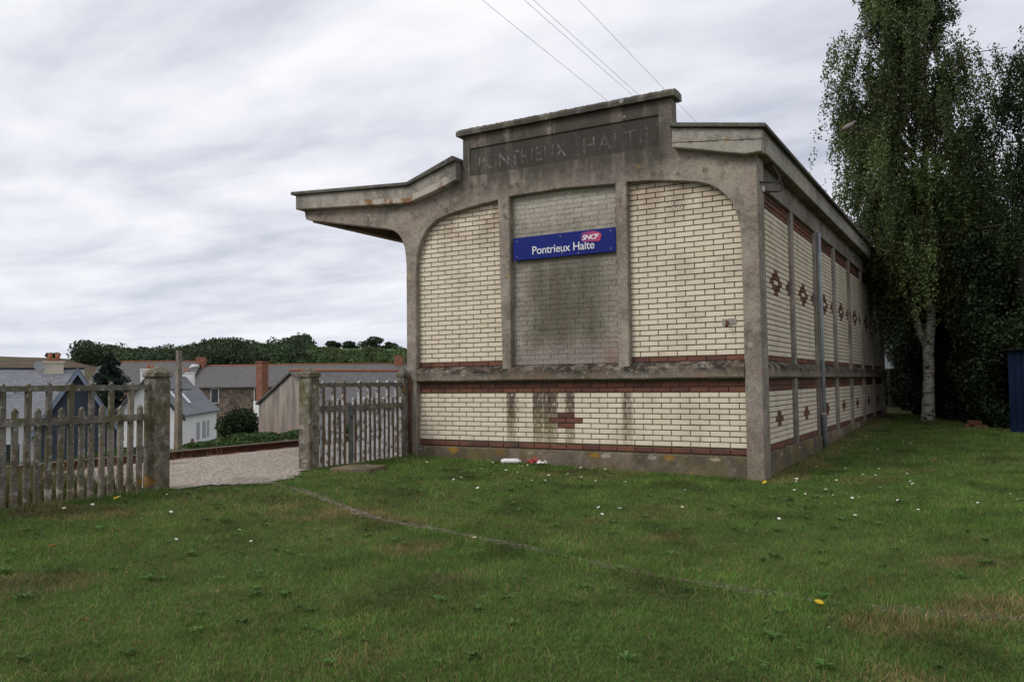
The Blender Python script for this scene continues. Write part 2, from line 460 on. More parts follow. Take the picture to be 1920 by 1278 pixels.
def sheet(name, inside, x0, x1, y0, y1, step, mat, lift, zf=terrain_z):
    nx, ny = int((x1 - x0) / step), int((y1 - y0) / step)
    idx = {}; v = []; f = []
    def vid(i, j):
        if (i, j) not in idx:
            x = x0 + i * step; y = y0 + j * step
            idx[(i, j)] = len(v); v.append((x, y, float(zf(x, y)) + lift))
        return idx[(i, j)]
    for i in range(nx):
        for j in range(ny):
            if inside(x0 + (i + .5) * step, y0 + (j + .5) * step):
                f.append((vid(i, j), vid(i + 1, j), vid(i + 1, j + 1), vid(i, j + 1)))
    return mesh(name, v, f, mat, None, True)

def gravel_material(name, a, bcol, scale):
    m, t, b, pos = material(name)
    vo = t.new('ShaderNodeTexVoronoi'); t.l.new(pos, vo.inputs['Vector']); vo.inputs['Scale'].default_value = scale
    cr = t.xyz(vo.outputs['Color'])
    c = t.mix(cr[0], a, bcol)
    c = t.mix(t.math('MULTIPLY', t.rng(cr[1], .8, .9), .6), c, (.42, .38, .33))
    c = t.mix(t.math('MULTIPLY', t.rng(t.noise(pos, 1.1, 4), .5, .7), .5), c, (.16, .12, .07))
    finish(t, b, c, .95, t.math('SUBTRACT', 1.0, vo.outputs['Distance']), .9, .02, .15)
    return m
MAT['gravel'] = gravel_material('gravel_mat', (.20, .17, .135), (.44, .39, .33), 34)
MAT['ballast'] = gravel_material('ballast_mat', (.075, .05, .035), (.16, .115, .08), 17)
MAT['soil'] = gravel_material('soil_mat', (.065, .05, .032), (.16, .135, .11), 45)

def lawn_edge(y):
    """X of the grass edge along the fence side"""
    if -4.1 < y <= -3.1: return -.22 + .58 * (y + 4.1)
    if -3.1 < y < -2.0: return .36 - .56 * (y + 3.1) / 1.1
    return -.22
def in_gravel(x, y):
    return -3.05 < x < lawn_edge(y) + .06 * math.sin(y * 9) and not (y < -4.1 and x > -2.2 + .3 * math.sin(y * 2))
tag(sheet('gravel_platform', in_gravel, -3.05, .6, -12, 20, .1, MAT['gravel'], .012), 'pale gravel platform in the gap between the two fences', kind='structure')
tag(sheet('track_bed', lambda x, y: -6.7 < x < -3.05, -6.75, -3.05, -24, 40, .25, MAT['ballast'], .02), 'rusty brown ballast bed under the rails', kind='structure')
PATH = [(.30, -3.12), (.9, -3.30), (2.33, -3.93), (3.2, -4.08), (4.03, -4.26), (5.25, -4.53), (6.15, -4.62), (6.9, -4.56)]
def path_dist(x, y):
    d = np.full(np.shape(x), 9.)
    for (ax, ay), (bx, by) in zip(PATH[:-1], PATH[1:]):
        vx, vy = bx - ax, by - ay
        t = np.clip(((x - ax) * vx + (y - ay) * vy) / (vx * vx + vy * vy), 0, 1)
        d = np.minimum(d, np.hypot(x - ax - t * vx, y - ay - t * vy))
    return d
tag(sheet('worn_path', lambda x, y: path_dist(np.array(x), np.array(y)) < .055 + .025 * math.sin(x * 7), .1, 7.0, -4.8, -2.9, .04, MAT['soil'], .006), 'narrow worn strip of stony soil curving through the lawn', kind='structure')

# ------------------------------------------------------------------ the station building
B = tag(empty('station_building', (2.2, 0, 0)), 'low concrete framed station building faced with cream brick, stepped parapet and canopy', 'building')
B_inv = Matrix.Translation((-2.2, 0, 0))
def put(o):
    """parts are modelled in world coordinates, then hung on the building"""
    o.parent = B; o.matrix_parent_inverse = B_inv
    return o
CX = 2.19
archR = [(3.09, 3.552), (3.5, 3.512), (3.80, 3.468), (3.98, 3.432), (4.11, 3.385), (4.21, 3.322), (4.30, 3.235), (4.37, 3.13), (4.42, 3.0), (4.448, 2.86), (4.46, 2.62)]
archL = [(2 * CX - x - (.02 if x < 3.3 else 0), z) for x, z in archR]
brk = [(-.25, 2.80), (-.262, 2.95), (-.285, 3.08), (-.325, 3.18), (-.39, 3.265), (-.48, 3.325), (-.60, 3.36), (-2.12, 3.655), (-2.17, 3.675), (-2.185, 3.72), (-2.20, 3.79), (-2.24, 3.815)]
outer = ([(-2.24, 3.86), (-.12, 3.78), (.72, 4.02), (.72, 4.49), (3.68, 4.49), (3.68, 4.0), (4.655, 3.76), (4.655, -.4), (4.46, -.4)]
         + archR[::-1] + [(3.09, 1.30), (2.945, 1.30), (2.945, 3.545), (2.2, 3.585), (1.445, 3.575), (1.445, 1.30), (1.315, 1.30)]
         + archL[:] + [(-.085, -.4), (-.25, -.4)] + brk)
hole = [(.838, 3.925), (3.513, 3.925), (3.513, 4.30), (.838, 4.30)]
put(poly_xz('concrete_frame', outer, -.085, .10, MAT['frame'], None, [hole], .010))
MAT['panel'] = concrete('name_panel_mat', (.125, .115, .10), True)
name_panel = put(box('name_panel', (.80, -.066, 3.90), (3.55, .09, 4.33), MAT['panel']))
put(box('corner_pillar', (4.35, .10, -.4), (4.655, .22, 3.66), MAT['frame'], None, .008))
# parapet coping, a little uneven
cv_, cf_ = [], []
nseg = 130
for i in range(nseg + 1):
    x = .655 + (3.735 - .655) * i / nseg
    j = lambda s: random.uniform(-s, s)
    prof = [(-.150, 4.485), (-.152, 4.535), (-.120, 4.575 + j(.004)), (.02, 4.583 + j(.005)), (.13, 4.57 + j(.004)), (.14, 4.485)]
    cv_ += [(x, a + j(.0025), b + j(.0025)) for a, b in prof]
for i in range(nseg):
    for k in range(6):
        cf_.append((i * 6 + k, i * 6 + (k + 1) % 6, i * 6 + 6 + (k + 1) % 6, i * 6 + 6 + k))
cf_ += [tuple(range(6)), tuple(reversed(range(nseg * 6, nseg * 6 + 6)))]
put(mesh('parapet_coping', cv_, cf_, concrete('coping_mat', (.20, .19, .165), True, moss=.3)))
# roof slab with its front fascia, and the thin dark roof edge on top
BACK = 12.95
top = [(-2.27, 4.035), (-.12, 3.895), (.70, 4.13), (2.19, 4.30), (3.70, 4.085), (4.755, 3.90)]
bot = [(4.735, 3.652), (4.56, 3.648), (4.30, 3.72), (3.72, 3.855), (2.19, 4.12), (.65, 3.875), (.3, 3.765), (-.11, 3.665), (-.3, 3.675), (-2.27, 3.815)]
fr = [(-2.27, 4.035), (-.12, 3.895), (.685, 4.15), (.685, 3.88), (.3, 3.765), (-.11, 3.665), (-.3, 3.675), (-2.27, 3.815)]
put(poly_xz('canopy_fascia', fr, -.20, -.06, MAT['fascia'], None, (), .008))
fr2 = [(3.715, 4.083), (4.755, 3.90), (4.735, 3.652), (4.56, 3.648), (4.30, 3.71), (3.95, 3.80), (3.715, 3.852)]
put(poly_xz('eaves_fascia', fr2, -.20, -.06, MAT['fascia'], None, (), .008))
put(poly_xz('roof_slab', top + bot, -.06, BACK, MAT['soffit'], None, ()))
put(box('eaves_side_fascia', (4.60, -.058, 3.66), (4.752, BACK - .002, 3.897), MAT['fascia'], None, .006))
cap_top = [(-2.325, 4.085), (-.12, 3.945), (.66, 4.205)]
put(poly_xz('roof_edge', cap_top + [(.70, 4.135), (-.12, 3.90), (-2.325, 4.038)], -.25, BACK + .05, MAT['cap'], None, (), .006))
put(poly_xz('roof_edge', [(3.69, 4.14), (4.80, 3.948), (4.80, 3.903), (3.69, 4.09)], -.25, BACK + .05, MAT['cap'], None, (), .006))
put(poly_xz('roof_edge', [(.70, 4.205), (2.19, 4.36), (3.66, 4.14), (3.66, 4.09), (2.19, 4.305), (.70, 4.14)], .11, BACK + .05, MAT['cap']))
# canopy edge beam and the brackets behind the front one
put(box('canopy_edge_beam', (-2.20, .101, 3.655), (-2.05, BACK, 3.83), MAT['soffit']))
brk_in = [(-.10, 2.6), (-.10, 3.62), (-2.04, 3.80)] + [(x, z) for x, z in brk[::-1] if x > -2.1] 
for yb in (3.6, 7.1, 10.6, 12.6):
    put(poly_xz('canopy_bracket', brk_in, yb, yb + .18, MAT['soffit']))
# plinth, sill ledge (front and side), core
put(box('plinth', (-.09, -.045, -.4), (4.47, .10, .275), MAT['plinth'], None, .012))
put(box('side_plinth', (4.40, .222, -.4), (4.612, BACK - .1, .285), MAT['plinth'], None, .012))
def ledge(name, p0, p1, axis):
    v, f = [], []
    n = 40
    prof = [(.0, 1.150), (.075, 1.158), (.098, 1.175), (.10, 1.285), (.085, 1.315), (.0, 1.358)]
    for i in range(n + 1):
        s = p0 + (p1 - p0) * i / n
        ch = .012 if i in (0, n) else 0
        for a, z in prof:
            a2 = a + random.uniform(-.003, .003); z2 = z + random.uniform(-.004, .004)
            v.append((s, .03 - a2 - .03, z2) if axis == 'x' else (4.548 + a2 * .9, s, z2))
    for i in range(n):
        for k in range(6):
            f.append((i * 6 + k, i * 6 + (k + 1) % 6, i * 6 + 6 + (k + 1) % 6, i * 6 + 6 + k))
    f += [tuple(range(6)), tuple(reversed(range(n * 6, n * 6 + 6)))]
    o = mesh(name, v, f, MAT['ledge'])
    bm = bmesh.new(); bm.from_mesh(o.data); bmesh.ops.recalc_face_normals(bm, faces=bm.faces); bm.to_mesh(o.data); bm.free()
    return put(o)
ledge('sill_ledge', -.083, 4.458, 'x')
ledge('side_sill_ledge', .223, BACK - .12, 'y')
put(box('wall_core', (-.20, .015, -.3), (4.535, BACK - .1, 3.70), MAT['mortar']))
put(box('side_lintel', (4.40, .222, 3.385), (4.60, BACK - .1, 3.665), MAT['pilaster'], None, .006))
P0, PER, PW = 2.0186, 1.7675, .16
for i in range(7):
    y0 = P0 + PER * i
    put(box('pilaster', (4.50, y0, .02), (4.592 if i < 6 else 4.62, y0 + (PW if i < 6 else .25), 3.40), MAT['pilaster'], None, .006))

# ---- bricks
BL, BH, CO = .2190, .0528, .06364         # brick length, height, course
bricks = []                                # (axis, s0, s1, z0, material, jitter)
def lay(axis, lo, hi, z0, nrows, matname, grid, parity=0, red=lambda r, c: False, top=None):
    for r in range(nrows):
        off = grid + (.115 if (r + parity) % 2 else 0.)
        k0 = math.floor((lo - off) / .23) - 1
        for k in range(k0, k0 + int((hi - lo) / .23) + 4):
            a = max(off + k * .23 + .0052, lo); e = min(off + (k + 1) * .23 - .0052, hi)
            if e - a < .02: continue
            if top is not None and z0 + r * CO > max(top(a), top(e)) + .01: continue
            mn = 'red' if red(r, (a + e) / 2) else matname
            if mn == 'grey': a -= .0034; e += .0034
            bricks.append((axis, a, e, z0 + r * CO, mn))
def front_cross(r, c):
    return (r in (5, 3) and abs(c - 2.185) < .06) or (r == 4 and abs(c - 2.185) < .2)
def arch_at(pts):
    xs = [p[0] for p in pts]; zs = [p[1] for p in pts]
    if xs[0] > xs[-1]: xs, zs = xs[::-1], zs[::-1]
    return lambda s: float(np.interp(s, xs, zs))
# front, lower panel
lay('x', -.083, 4.458, .364 - CO - .012, 1, 'red', 0., 1)
lay('x', -.083, 4.458, .364, 10, 'cream', 0., 1, front_cross)
lay('x', -.083, 4.458, 1.0, 2, 'red', 0., 1)
# front, upper panels
zu = 1.4215
for lo, hi, grid, pts in ((-.083, 1.313, .01, archL), (3.092, 4.458, -.022, archR)):
    lay('x', lo, hi, zu - CO, 1, 'red', grid, 1)
    lay('x', lo, hi, zu, 35, 'cream', grid, 0, top=arch_at(pts))
lay('x', 1.447, 2.943, 1.362, 35, 'grey', .03, 0)
# side bays
for i in range(7):
    lo = .222 if i == 0 else P0 + PER * (i - 1) + PW + .002
    hi = P0 + PER * i - .002
    c = 1.2145 + PER * i
    lay('y', lo, hi, .364 - CO - .012, 1, 'red', c, 0)
    cross = lambda r, s, c=c: (r in (5, 3) and abs(s - c) < .06) or (r == 4 and abs(s - c) < .2)
    lay('y', lo, hi, .364, 10, 'cream', c, 0, cross)
    lay('y', lo, hi, 1.0, 2, 'red', c, 1)
    lay('y', lo, hi, zu - CO, 1, 'red', c, 1)
    def diamond(r, s, c=c, hi=hi, lo=lo):
        d = abs(s - c); e = min(abs(s - hi), abs(s - lo))
        q = r - 14
        if abs(q) == 2 and d < .06: return True
        if abs(q) == 1 and d < .2: return True
        if q == 0 and .1 < d < .3: return True
        return (abs(q) == 1 and e < .06) or (q == 0 and e < .13)
    lay('y', lo, hi, zu, 28, 'cream', c, 1, diamond)
    lay('y', lo, hi, zu + 28 * CO, 3, 'red', c, 0)
def brick_geo(L, back=True, ch=.0035, h=BH):
    d = .055
    v = []
    for yy, ins in ((0., ch), (ch, 0.), (d, 0.)):
        v += [(ins - L / 2, yy, ins), (L / 2 - ins, yy, ins), (L / 2 - ins, yy, h - ins), (ins - L / 2, yy, h - ins)]
    f = [(0, 1, 2, 3)]
    for b_ in (0, 4):
        for k in range(4): f.append((b_ + k, b_ + 4 + k, b_ + 4 + (k + 1) % 4, b_ + (k + 1) % 4))
    if back: f.append((11, 10, 9, 8))
    return v, f
def brick_pose(b):
    axis, a, e, z0, mn = b
    s = (a + e) / 2
    jy = random.uniform(-.0012, .0012); jz = random.uniform(-.0008, .0008)
    if mn == 'grey': jy += .009; jz -= .0035
    if axis == 'x': return Vector((s, jy, z0 + .0054 + jz)), 0.
    return Vector((4.55 - jy, s, z0 + .0054 + jz)), math.pi / 2
def brick_size(b):
    p, rz = brick_pose(b); d = CAM - p
    n = Vector((0, -1, 0)) if b[0] == 'x' else Vector((1, 0, 0))
    return (b[2] - b[1]) * max(0, d.normalized().dot(n)) / d.length_squared
order = sorted(range(len(bricks)), key=lambda i: -brick_size(bricks[i]) if bricks[i][4] != 'grey' else 0)
single = set(order[:290])
cache = {}
jv, jf, jm, jt = [], [], [], []
slots = ['cream', 'red', 'grey']
for i, b in enumerate(bricks):
    p, rz = brick_pose(b)
    L = b[2] - b[1]
    if i in single:
        key = (round(L, 3), b[4])
        if key not in cache:
            me_ = bpy.data.meshes.new('brick'); v, f = brick_geo(L); me_.from_pydata(v, [], f); me_.materials.append(MAT[b[4]]); cache[key] = me_
        o = bpy.data.objects.new('brick', cache[key]); col.objects.link(o)
        o.location = p; o.rotation_euler = (0, random.uniform(-.004, .004), rz)
        put(o)
    else:
        v, f = brick_geo(L, False, *((.002, .0606) if b[4] == 'grey' else ()))
        k = len(jv); cs, sn = math.cos(rz), math.sin(rz)
        jv += [(p.x + a * cs - c * sn, p.y + a * sn + c * cs, p.z + z) for a, c, z in v]
        jf += [tuple(q + k for q in t4) for t4 in f]
        jm += [slots.index(b[4])] * len(f)
        jt += [random.random()] * len(v)
me = bpy.data.meshes.new('brick_facing'); me.from_pydata(jv, [], jf)
for s in slots: me.materials.append(MAT[s])
me.polygons.foreach_set('material_index', jm)
at_ = me.attributes.new('tint', 'FLOAT', 'POINT'); at_.data.foreach_set('value', jt)
me.update()
tag(put(add_obj('brick_facing', me)), kind='stuff')

# ---- faded relief lettering, pipes, tap, tuft on the roof
def text_mesh(name, body, size, mat, parent=None, extrude=.002, shear=0., spacing=1., offset=0., sx=1.):
    cu = bpy.data.curves.new(name, 'FONT'); cu.body = body; cu.size = size; cu.extrude = extrude
    cu.shear = shear; cu.space_character = spacing; cu.resolution_u = 4; cu.offset = offset
    tmp = bpy.data.objects.new(name + '_tmp', cu); col.objects.link(tmp)
    dg = bpy.context.evaluated_depsgraph_get(); dg.update()
    me_ = bpy.data.meshes.new_from_object(tmp.evaluated_get(dg))
    bpy.data.objects.remove(tmp, do_unlink=True); bpy.data.curves.remove(cu)
    # text lies in XY; stand it up facing -Y
    me_.transform(Matrix.Rotation(R(90), 4, 'X') @ Matrix.Diagonal((sx, 1, 1, 1)))
    me_.name = name; me_.materials.clear()
    return add_obj(name, me_, mat, parent)
def width(o):
    xs = [v.co.x for v in o.data.vertices]; return min(xs), max(xs)
mL, tL, bL, posL = material('faded_paint')
nn = tL.noise(posL, 7, 6, .7); n4 = tL.noise(posL, 45, 4, .7)
kk = tL.math('MULTIPLY', tL.rng(nn, .42, .62), tL.rng(n4, .35, .6))
kk = tL.math('MULTIPLY', kk, tL.rng(tL.xyz(posL)[0], 2.9, 2.3, .35, 1))
finish(tL, bL, tL.mix(kk, (.075, .068, .06), (.33, .30, .285)), .95, n4, .5, .005, .1)
for body, xa, xb in (('PONTRIEUX', .97, 2.28), ('HALTE', 2.52, 3.38)):
    txt = text_mesh('relief_lettering', body, .27, mL, None, .0012, 0, 1.12)
    a0, a1 = width(txt)
    txt.data.transform(Matrix.Translation((xa, -.0675, 3.995)) @ Matrix.Diagonal(((xb - xa) / (a1 - a0), 1, 1, 1)) @ Matrix.Translation((-a0, 0, 0)))
    put(txt)
MAT['iron'] = simple('old_iron', (.045, .04, .036), .6, .3, 20, .2)
MAT['rust'] = simple('rust', (.13, .055, .025), .85, .45, 25, .5)
MAT['pipe'] = simple('grey_pipe', (.30, .32, .34), .55, .25, 5, .15)
MAT['porcelain'] = simple('porcelain', (.6, .6, .6), .25, .1, 5, 0)
def arcpipe(y, z0):
    pts = [(4.60, y, z0), (4.82, y + .02, z0 + .02), (4.87, y + .02, z0 + .04), (4.90, y + .02, z0 + .09), (4.905, y + .02, z0 + .22)]
    return pts
put(tube('bent_pipe', [(4.655, .02, 3.36), (4.78, .28, 3.40), (4.80, .33, 3.42), (4.81, .35, 3.47), (4.70, .36, 3.66)], .012, MAT['iron']))
put(tube('bent_pipe', [(4.655, .16, 3.28), (4.78, .42, 3.32), (4.80, .47, 3.34), (4.81, .49, 3.39), (4.70, .50, 3.66)], .012, MAT['iron']))
put(tube('insulator', [(4.66, .14, 3.27), (4.66, .14, 3.30), (4.66, .14, 3.34)], [.02, .028, .016], MAT['porcelain']))
yd = P0 + PER + .08
put(tube('downpipe', [(4.64, yd, .62), (4.64, yd, 2.0), (4.635, yd, 3.375)], .031, MAT['pipe'], None, 12))
put(tube('broken_downpipe_foot', [(4.64, yd, .04), (4.645, yd + .006, .25), (4.638, yd, .42), (4.64, yd, .60)], [.038, .046, .041, .047], simple('broken_pipe', (.12, .12, .12), .8, .5, 14, .5), None, 12))
tap = put(tube('tap_pipe', [(4.26, .0, 1.80), (4.26, -.07, 1.80), (4.275, -.09, 1.79), (4.28, -.095, 1.73)], .014, MAT['rust']))
put(box('tap_plate', (4.20, -.006, 1.765), (4.36, .004, 1.835), simple('tap_patch', (.30, .28, .24), .9, .2, 20, .3)))

# ------------------------------------------------------------------ station name sign
S = tag(empty('station_sign', (2.2, -.05, 2.875)), 'blue enamel station name sign on the blocked grey middle panel', 'sign')
def on(parent, o):
    o.parent = parent
    o.matrix_parent_inverse = Matrix.LocRotScale(parent.location, parent.rotation_euler, parent.scale).inverted()
    return o
MAT['blue'] = simple('blue_enamel', (.006, .016, .165), .5, .12, 3, .03, spec=.18)
MAT['white'] = simple('white_paint', (.78, .78, .78), .45, .05, 5, .02)
MAT['screw'] = simple('screw_head', (.65, .65, .62), .4, .1, 5, 0)
on(S, box('sign_plate', (1.478, -.048, 2.726), (2.926, -.030, 3.026), MAT['blue'], None, .003))
t_ = text_mesh('lettering', 'Pontrieux Halte', .148, MAT['white'], None, .0015, 0, .96, .0003)
a0, a1 = width(t_)
t_.data.transform(Matrix.Translation((1.765, -.0505, 2.787)) @ Matrix.Diagonal((.875 / (a1 - a0), 1, 1, 1)) @ Matrix.Translation((-a0, 0, 0)))
on(S, t_)
mg, tg, bg, pg = material('logo_magenta')
gxx = tg.rng(tg.xyz(pg)[0], 2.46, 2.74)
finish(tg, bg, tg.mix(gxx, (.20, .02, .17), (.50, .035, .12)), .4, None, 0, 0, .5)
lp = [(2.462, 2.895), (2.462, 2.975)]
for k in range(9):
    a = k / 8
    lp.append((2.49 + a * .20, 3.000 + .012 * math.sin(a * math.pi) - .012 * a))
lp += [(2.722, 2.972), (2.738, 2.95), (2.722, 2.885), (2.70, 2.873), (2.49, 2.876)]
lg = on(S, poly_xz('logo_patch', lp, -.0525, -.049, mg))
lt = text_mesh('logo_lettering', 'SNCF', .085, MAT['white'], None, .001, .25, .86, .0018)
a0, a1 = width(lt)
lt.data.transform(Matrix.Translation((2.475, -.0545, 2.905)) @ Matrix.Diagonal((.232 / (a1 - a0), 1, 1, 1)) @ Matrix.Translation((-a0, 0, 0)))
on(S, lt)
for x, z in ((1.535, 2.975), (1.535, 2.775), (2.17, 2.985), (2.86, 2.985), (2.86, 2.765), (2.19, 2.765), (2.42, 2.745)):
    on(S, tube('screw', [(x, -.049, z), (x, -.053, z)], .006, MAT['screw'], None, 8))

# ------------------------------------------------------------------ concrete fences along the platform side
def picket_mesh(top, mat):
    w, d = .0215, .019
    v = [(-d, -w, -.12), (d, -w, -.12), (d, w, -.12), (-d, w, -.12), (-d, -w, top - .03), (d, -w, top - .03), (d, w, top - .03), (-d, w, top - .03), (-d, 0, top), (d, 0, top)]
    f = [(0, 3, 2, 1), (0, 1, 5, 4), (2, 3, 7, 6), (1, 2, 6, 9, 5), (3, 0, 4, 8, 7), (4, 5, 9, 8), (6, 7, 8, 9)]
    me_ = bpy.data.meshes.new('picket'); me_.from_pydata(v, [], f); me_.materials.append(mat); return me_
PKS = {m: {True: picket_mesh(1.185, MAT[m]), False: picket_mesh(.965, MAT[m])} for m in ('fence', 'picketpale')}
def fence_post(parent, y, x=-.25, w=.088, h=1.335, name='post'):
    prof = [(w, -.3), (w, 1.19), (w * .93, 1.205), (w * .93, 1.225), (w * 1.17, 1.235), (w * 1.17, 1.275), (w * .95, 1.292), (w * .12, h)]
    v, f = [], []
    ch = .09
    for rr, z in prof:
        c = rr * (1 - ch)
        v += [(x + a, y + b, z) for a, b in ((rr, -c), (rr, c), (c, rr), (-c, rr), (-rr, c), (-rr, -c), (-c, -rr), (c, -rr))]
    for i in range(len(prof) - 1):
        for k in range(8): f.append((i * 8 + k, i * 8 + (k + 1) % 8, i * 8 + 8 + (k + 1) % 8, i * 8 + 8 + k))
    f.append(tuple(range(len(v) - 8, len(v)))); f.append(tuple(reversed(range(8))))
    return on(parent, mesh(name, v, f, MAT['fence']))
def fence(label, y0, y1, pickets, tall_first, pm='fence'):
    F = tag(empty('concrete_fence', (-.25, (y0 + y1) / 2, .13)), label, 'fence')
    for name, za, zb in (('top_rail', 1.108, 1.158), ('middle_rail', .815, .878)):
        n = 24; v = []; f = []
        for i in range(n + 1):
            y = y0 + (y1 - y0) * i / n
            j = lambda: random.uniform(-.0025, .0025)
            v += [(-.276 + j(), y, za + j()), (-.224 + j(), y, za + j()), (-.224 + j(), y, zb + j()), (-.276 + j(), y, zb + j())]
        for i in range(n):
            for k in range(4): f.append((i * 4 + k, i * 4 + 4 + k, i * 4 + 4 + (k + 1) % 4, i * 4 + (k + 1) % 4))
        f += [(0, 1, 2, 3), tuple(reversed(range(n * 4, n * 4 + 4)))]
        o = mesh(name, v, f, MAT['fence'])
        bm = bmesh.new(); bm.from_mesh(o.data); bmesh.ops.recalc_face_normals(bm, faces=bm.faces); bm.to_mesh(o.data); bm.free()
        on(F, o)
    for i, y in enumerate(pickets):
        o = bpy.data.objects.new('picket', PKS[pm][(i % 2 == 0) == tall_first]); col.objects.link(o)
        o.location = (-.25 + random.uniform(-.002, .002), y + random.uniform(-.004, .004), random.uniform(-.008, .006))
        o.rotation_euler = (random.uniform(-.012, .012), random.uniform(-.006, .006), random.uniform(-.03, .03))
        on(F, o)
    return F
FL = fence('mossy concrete picket fence running out of the left edge of the lawn', -6.14, -4.16, [-4.183 - .0968 * k for k in range(21)], True)
fence_post(FL, -4.085); fence_post(FL, -6.22)
on(FL, box('end_stile', (-.275, -4.20, -.1), (-.225, -4.165, 1.10), MAT['fence'], None, .004))
FR = fence('short concrete picket fence panel between square post and station wall', -1.93, -.19, [-1.871 + .0975 * k for k in range(18) if k != 6], False, 'picketpale')
# the picket left out is a wider plate with a hole
MAT['plate'] = simple('greenish_plate', (.12, .13, .115), .8, .3, 12, .3)
on(FR, box('lock_plate', (-.232, -1.325, .02), (-.205, -1.25, .865), MAT['plate'], None, .004))
on(FR, box('lock_hole', (-.206, -1.30, .70), (-.2035, -1.272, .74), simple('dark_hole', (.01, .01, .01), .9), None))
fence_post(FR, -2.0)
fence_post(FR, -.155, -.26, .062, 1.36, 'wall_post')
on(FR, tube('rail_pipe', [(-.17, -.155, 1.19), (-.165, -.15, 1.23), (-.16, -.13, 1.20), (-.16, -.125, .1)], .016, MAT['rust'], None, 8))
slab = mesh('drain_slab', [(.12, -2.05, .09), (.62, -1.90, .09), (.55, -1.50, .09), (.05, -1.62, .09), (.12, -2.05, .168), (.60, -1.90, .165), (.54, -1.52, .172), (.06, -1.63, .168)], BOXF, MAT['plinth'])
bevel(slab, .012)
tag(slab, 'broken flat concrete slab lying in the grass before the fence', 'slab')

# ------------------------------------------------------------------ railway
MAT['rail'] = simple('rusty_rail', (.115, .048, .028), .75, .35, 6, .3)
MAT['railtop'] = simple('rail_head', (.24, .17, .13), .35, .2, 6, .1, .6)
T = tag(empty('railway_track', (-4.83, 6, -.16)), 'rusty railway track running past the gravel platform', 'railway')
rp = [(-.065, -.15), (.065, -.15), (.065, -.135), (.012, -.115), (.010, -.045), (.036, -.032), (.036, -.002), (-.036, -.002), (-.036, -.032), (-.010, -.045), (-.012, -.115), (-.065, -.135)]
for xr in (-4.12, -5.60):
    rl = on(T, poly_xz('rail', [(xr + a, z) for a, z in rp], -24, 45, MAT['rail']))
    o = box('rail_head', (xr - .030, -24, -.0015), (xr + .030, 45, .002), MAT['railtop']); o.parent = rl; o.matrix_parent_inverse = Matrix.Identity(4)
for k in range(40):
    y = -10 + k * .6
    on(T, box('sleeper', (-6.05, y, -.19), (-3.65, y + .22, -.115), MAT['rail'], None))

# ------------------------------------------------------------------ houses beyond the railway
MAT['slate'] = None
def slate_mat(name, base):
    m, t, b, pos = material(name)
    x, y, z = t.xyz(pos)
    w = t.new('ShaderNodeTexBrick'); t.l.new(t.comb(t.math('ADD', x, y), z, 0.), w.inputs['Vector'])
    w.inputs['Scale'].default_value = 1.0; w.inputs['Brick Width'].default_value = .2; w.inputs['Row Height'].default_value = .10
    w.inputs['Mortar Size'].default_value = .008
    w.inputs['Color1'].default_value = (*[v * .85 for v in base], 1); w.inputs['Color2'].default_value = (*[v * 1.2 for v in base], 1)
    w.inputs['Mortar'].default_value = (*[v * .45 for v in base], 1)
    c = t.mix(t.math('MULTIPLY', t.rng(t.noise(pos, .35, 5, .7), .4, .65), .35), w.outputs[0], [v * .6 for v in base])
    finish(t, b, c, .6, w.outputs[1], .3, .01, .35)
    return m
MAT['slate'] = slate_mat('slate_roof', (.135, .14, .155))
MAT['slate_old'] = slate_mat('old_slate_roof', (.115, .11, .105))
MAT['slate_pale'] = slate_mat('pale_slate_roof', (.20, .205, .225))
MAT['clad'] = slate_mat('slate_cladding', (.045, .055, .085))
MAT['render'] = simple('white_render', (.74, .74, .74), .9, .05, 1.5, .15)
MAT['greyrender'] = simple('grey_render', (.30, .265, .235), .95, .3, .9, .3)
MAT['shutter'] = simple('grey_shutter', (.33, .34, .36), .7, .08, 4, .05)
MAT['glass'] = simple('dark_pane', (.04, .05, .06), .08, .1, 2, 0, spec=.6)
MAT['skyglass'] = simple('pale_skylight', (.45, .5, .55), .1, .05, 2, 0, spec=.7)
MAT['verge'] = simple('dark_verge', (.03, .035, .05), .6, .1, 3, .05)
MAT['bluewood'] = simple('blue_grey_wood', (.20, .25, .36), .6, .1, 3, .1)
MAT['terracotta'] = simple('terracotta', (.30, .11, .06), .85, .25, 6, .2)
MAT['cream_wall'] = simple('cream_wall', (.55, .50, .40), .9, .1, 3, .1)
def stone_mat():
    m, t, b, pos = material('rubble_stone')
    vo = t.new('ShaderNodeTexVoronoi'); t.l.new(pos, vo.inputs['Vector']); vo.inputs['Scale'].default_value = 2.6
    c = t.mix(t.xyz(vo.outputs['Color'])[0], (.075, .06, .05), (.21, .165, .13))
    e = t.new('ShaderNodeTexVoronoi', feature='DISTANCE_TO_EDGE'); t.l.new(pos, e.inputs['Vector']); e.inputs['Scale'].default_value = 2.6
    c = t.mix(t.rng(e.outputs['Distance'], .06, .0), c, (.13, .115, .10))
    finish(t, b, c, .95, e.outputs['Distance'], .5, .05, .1)
    return m
MAT['stone'] = stone_mat()
MAT['chimbrick'] = simple('chimney_brick', (.22, .10, .065), .9, .3, 3, .3)
def loc(parent, o):
    o.parent = parent; return o
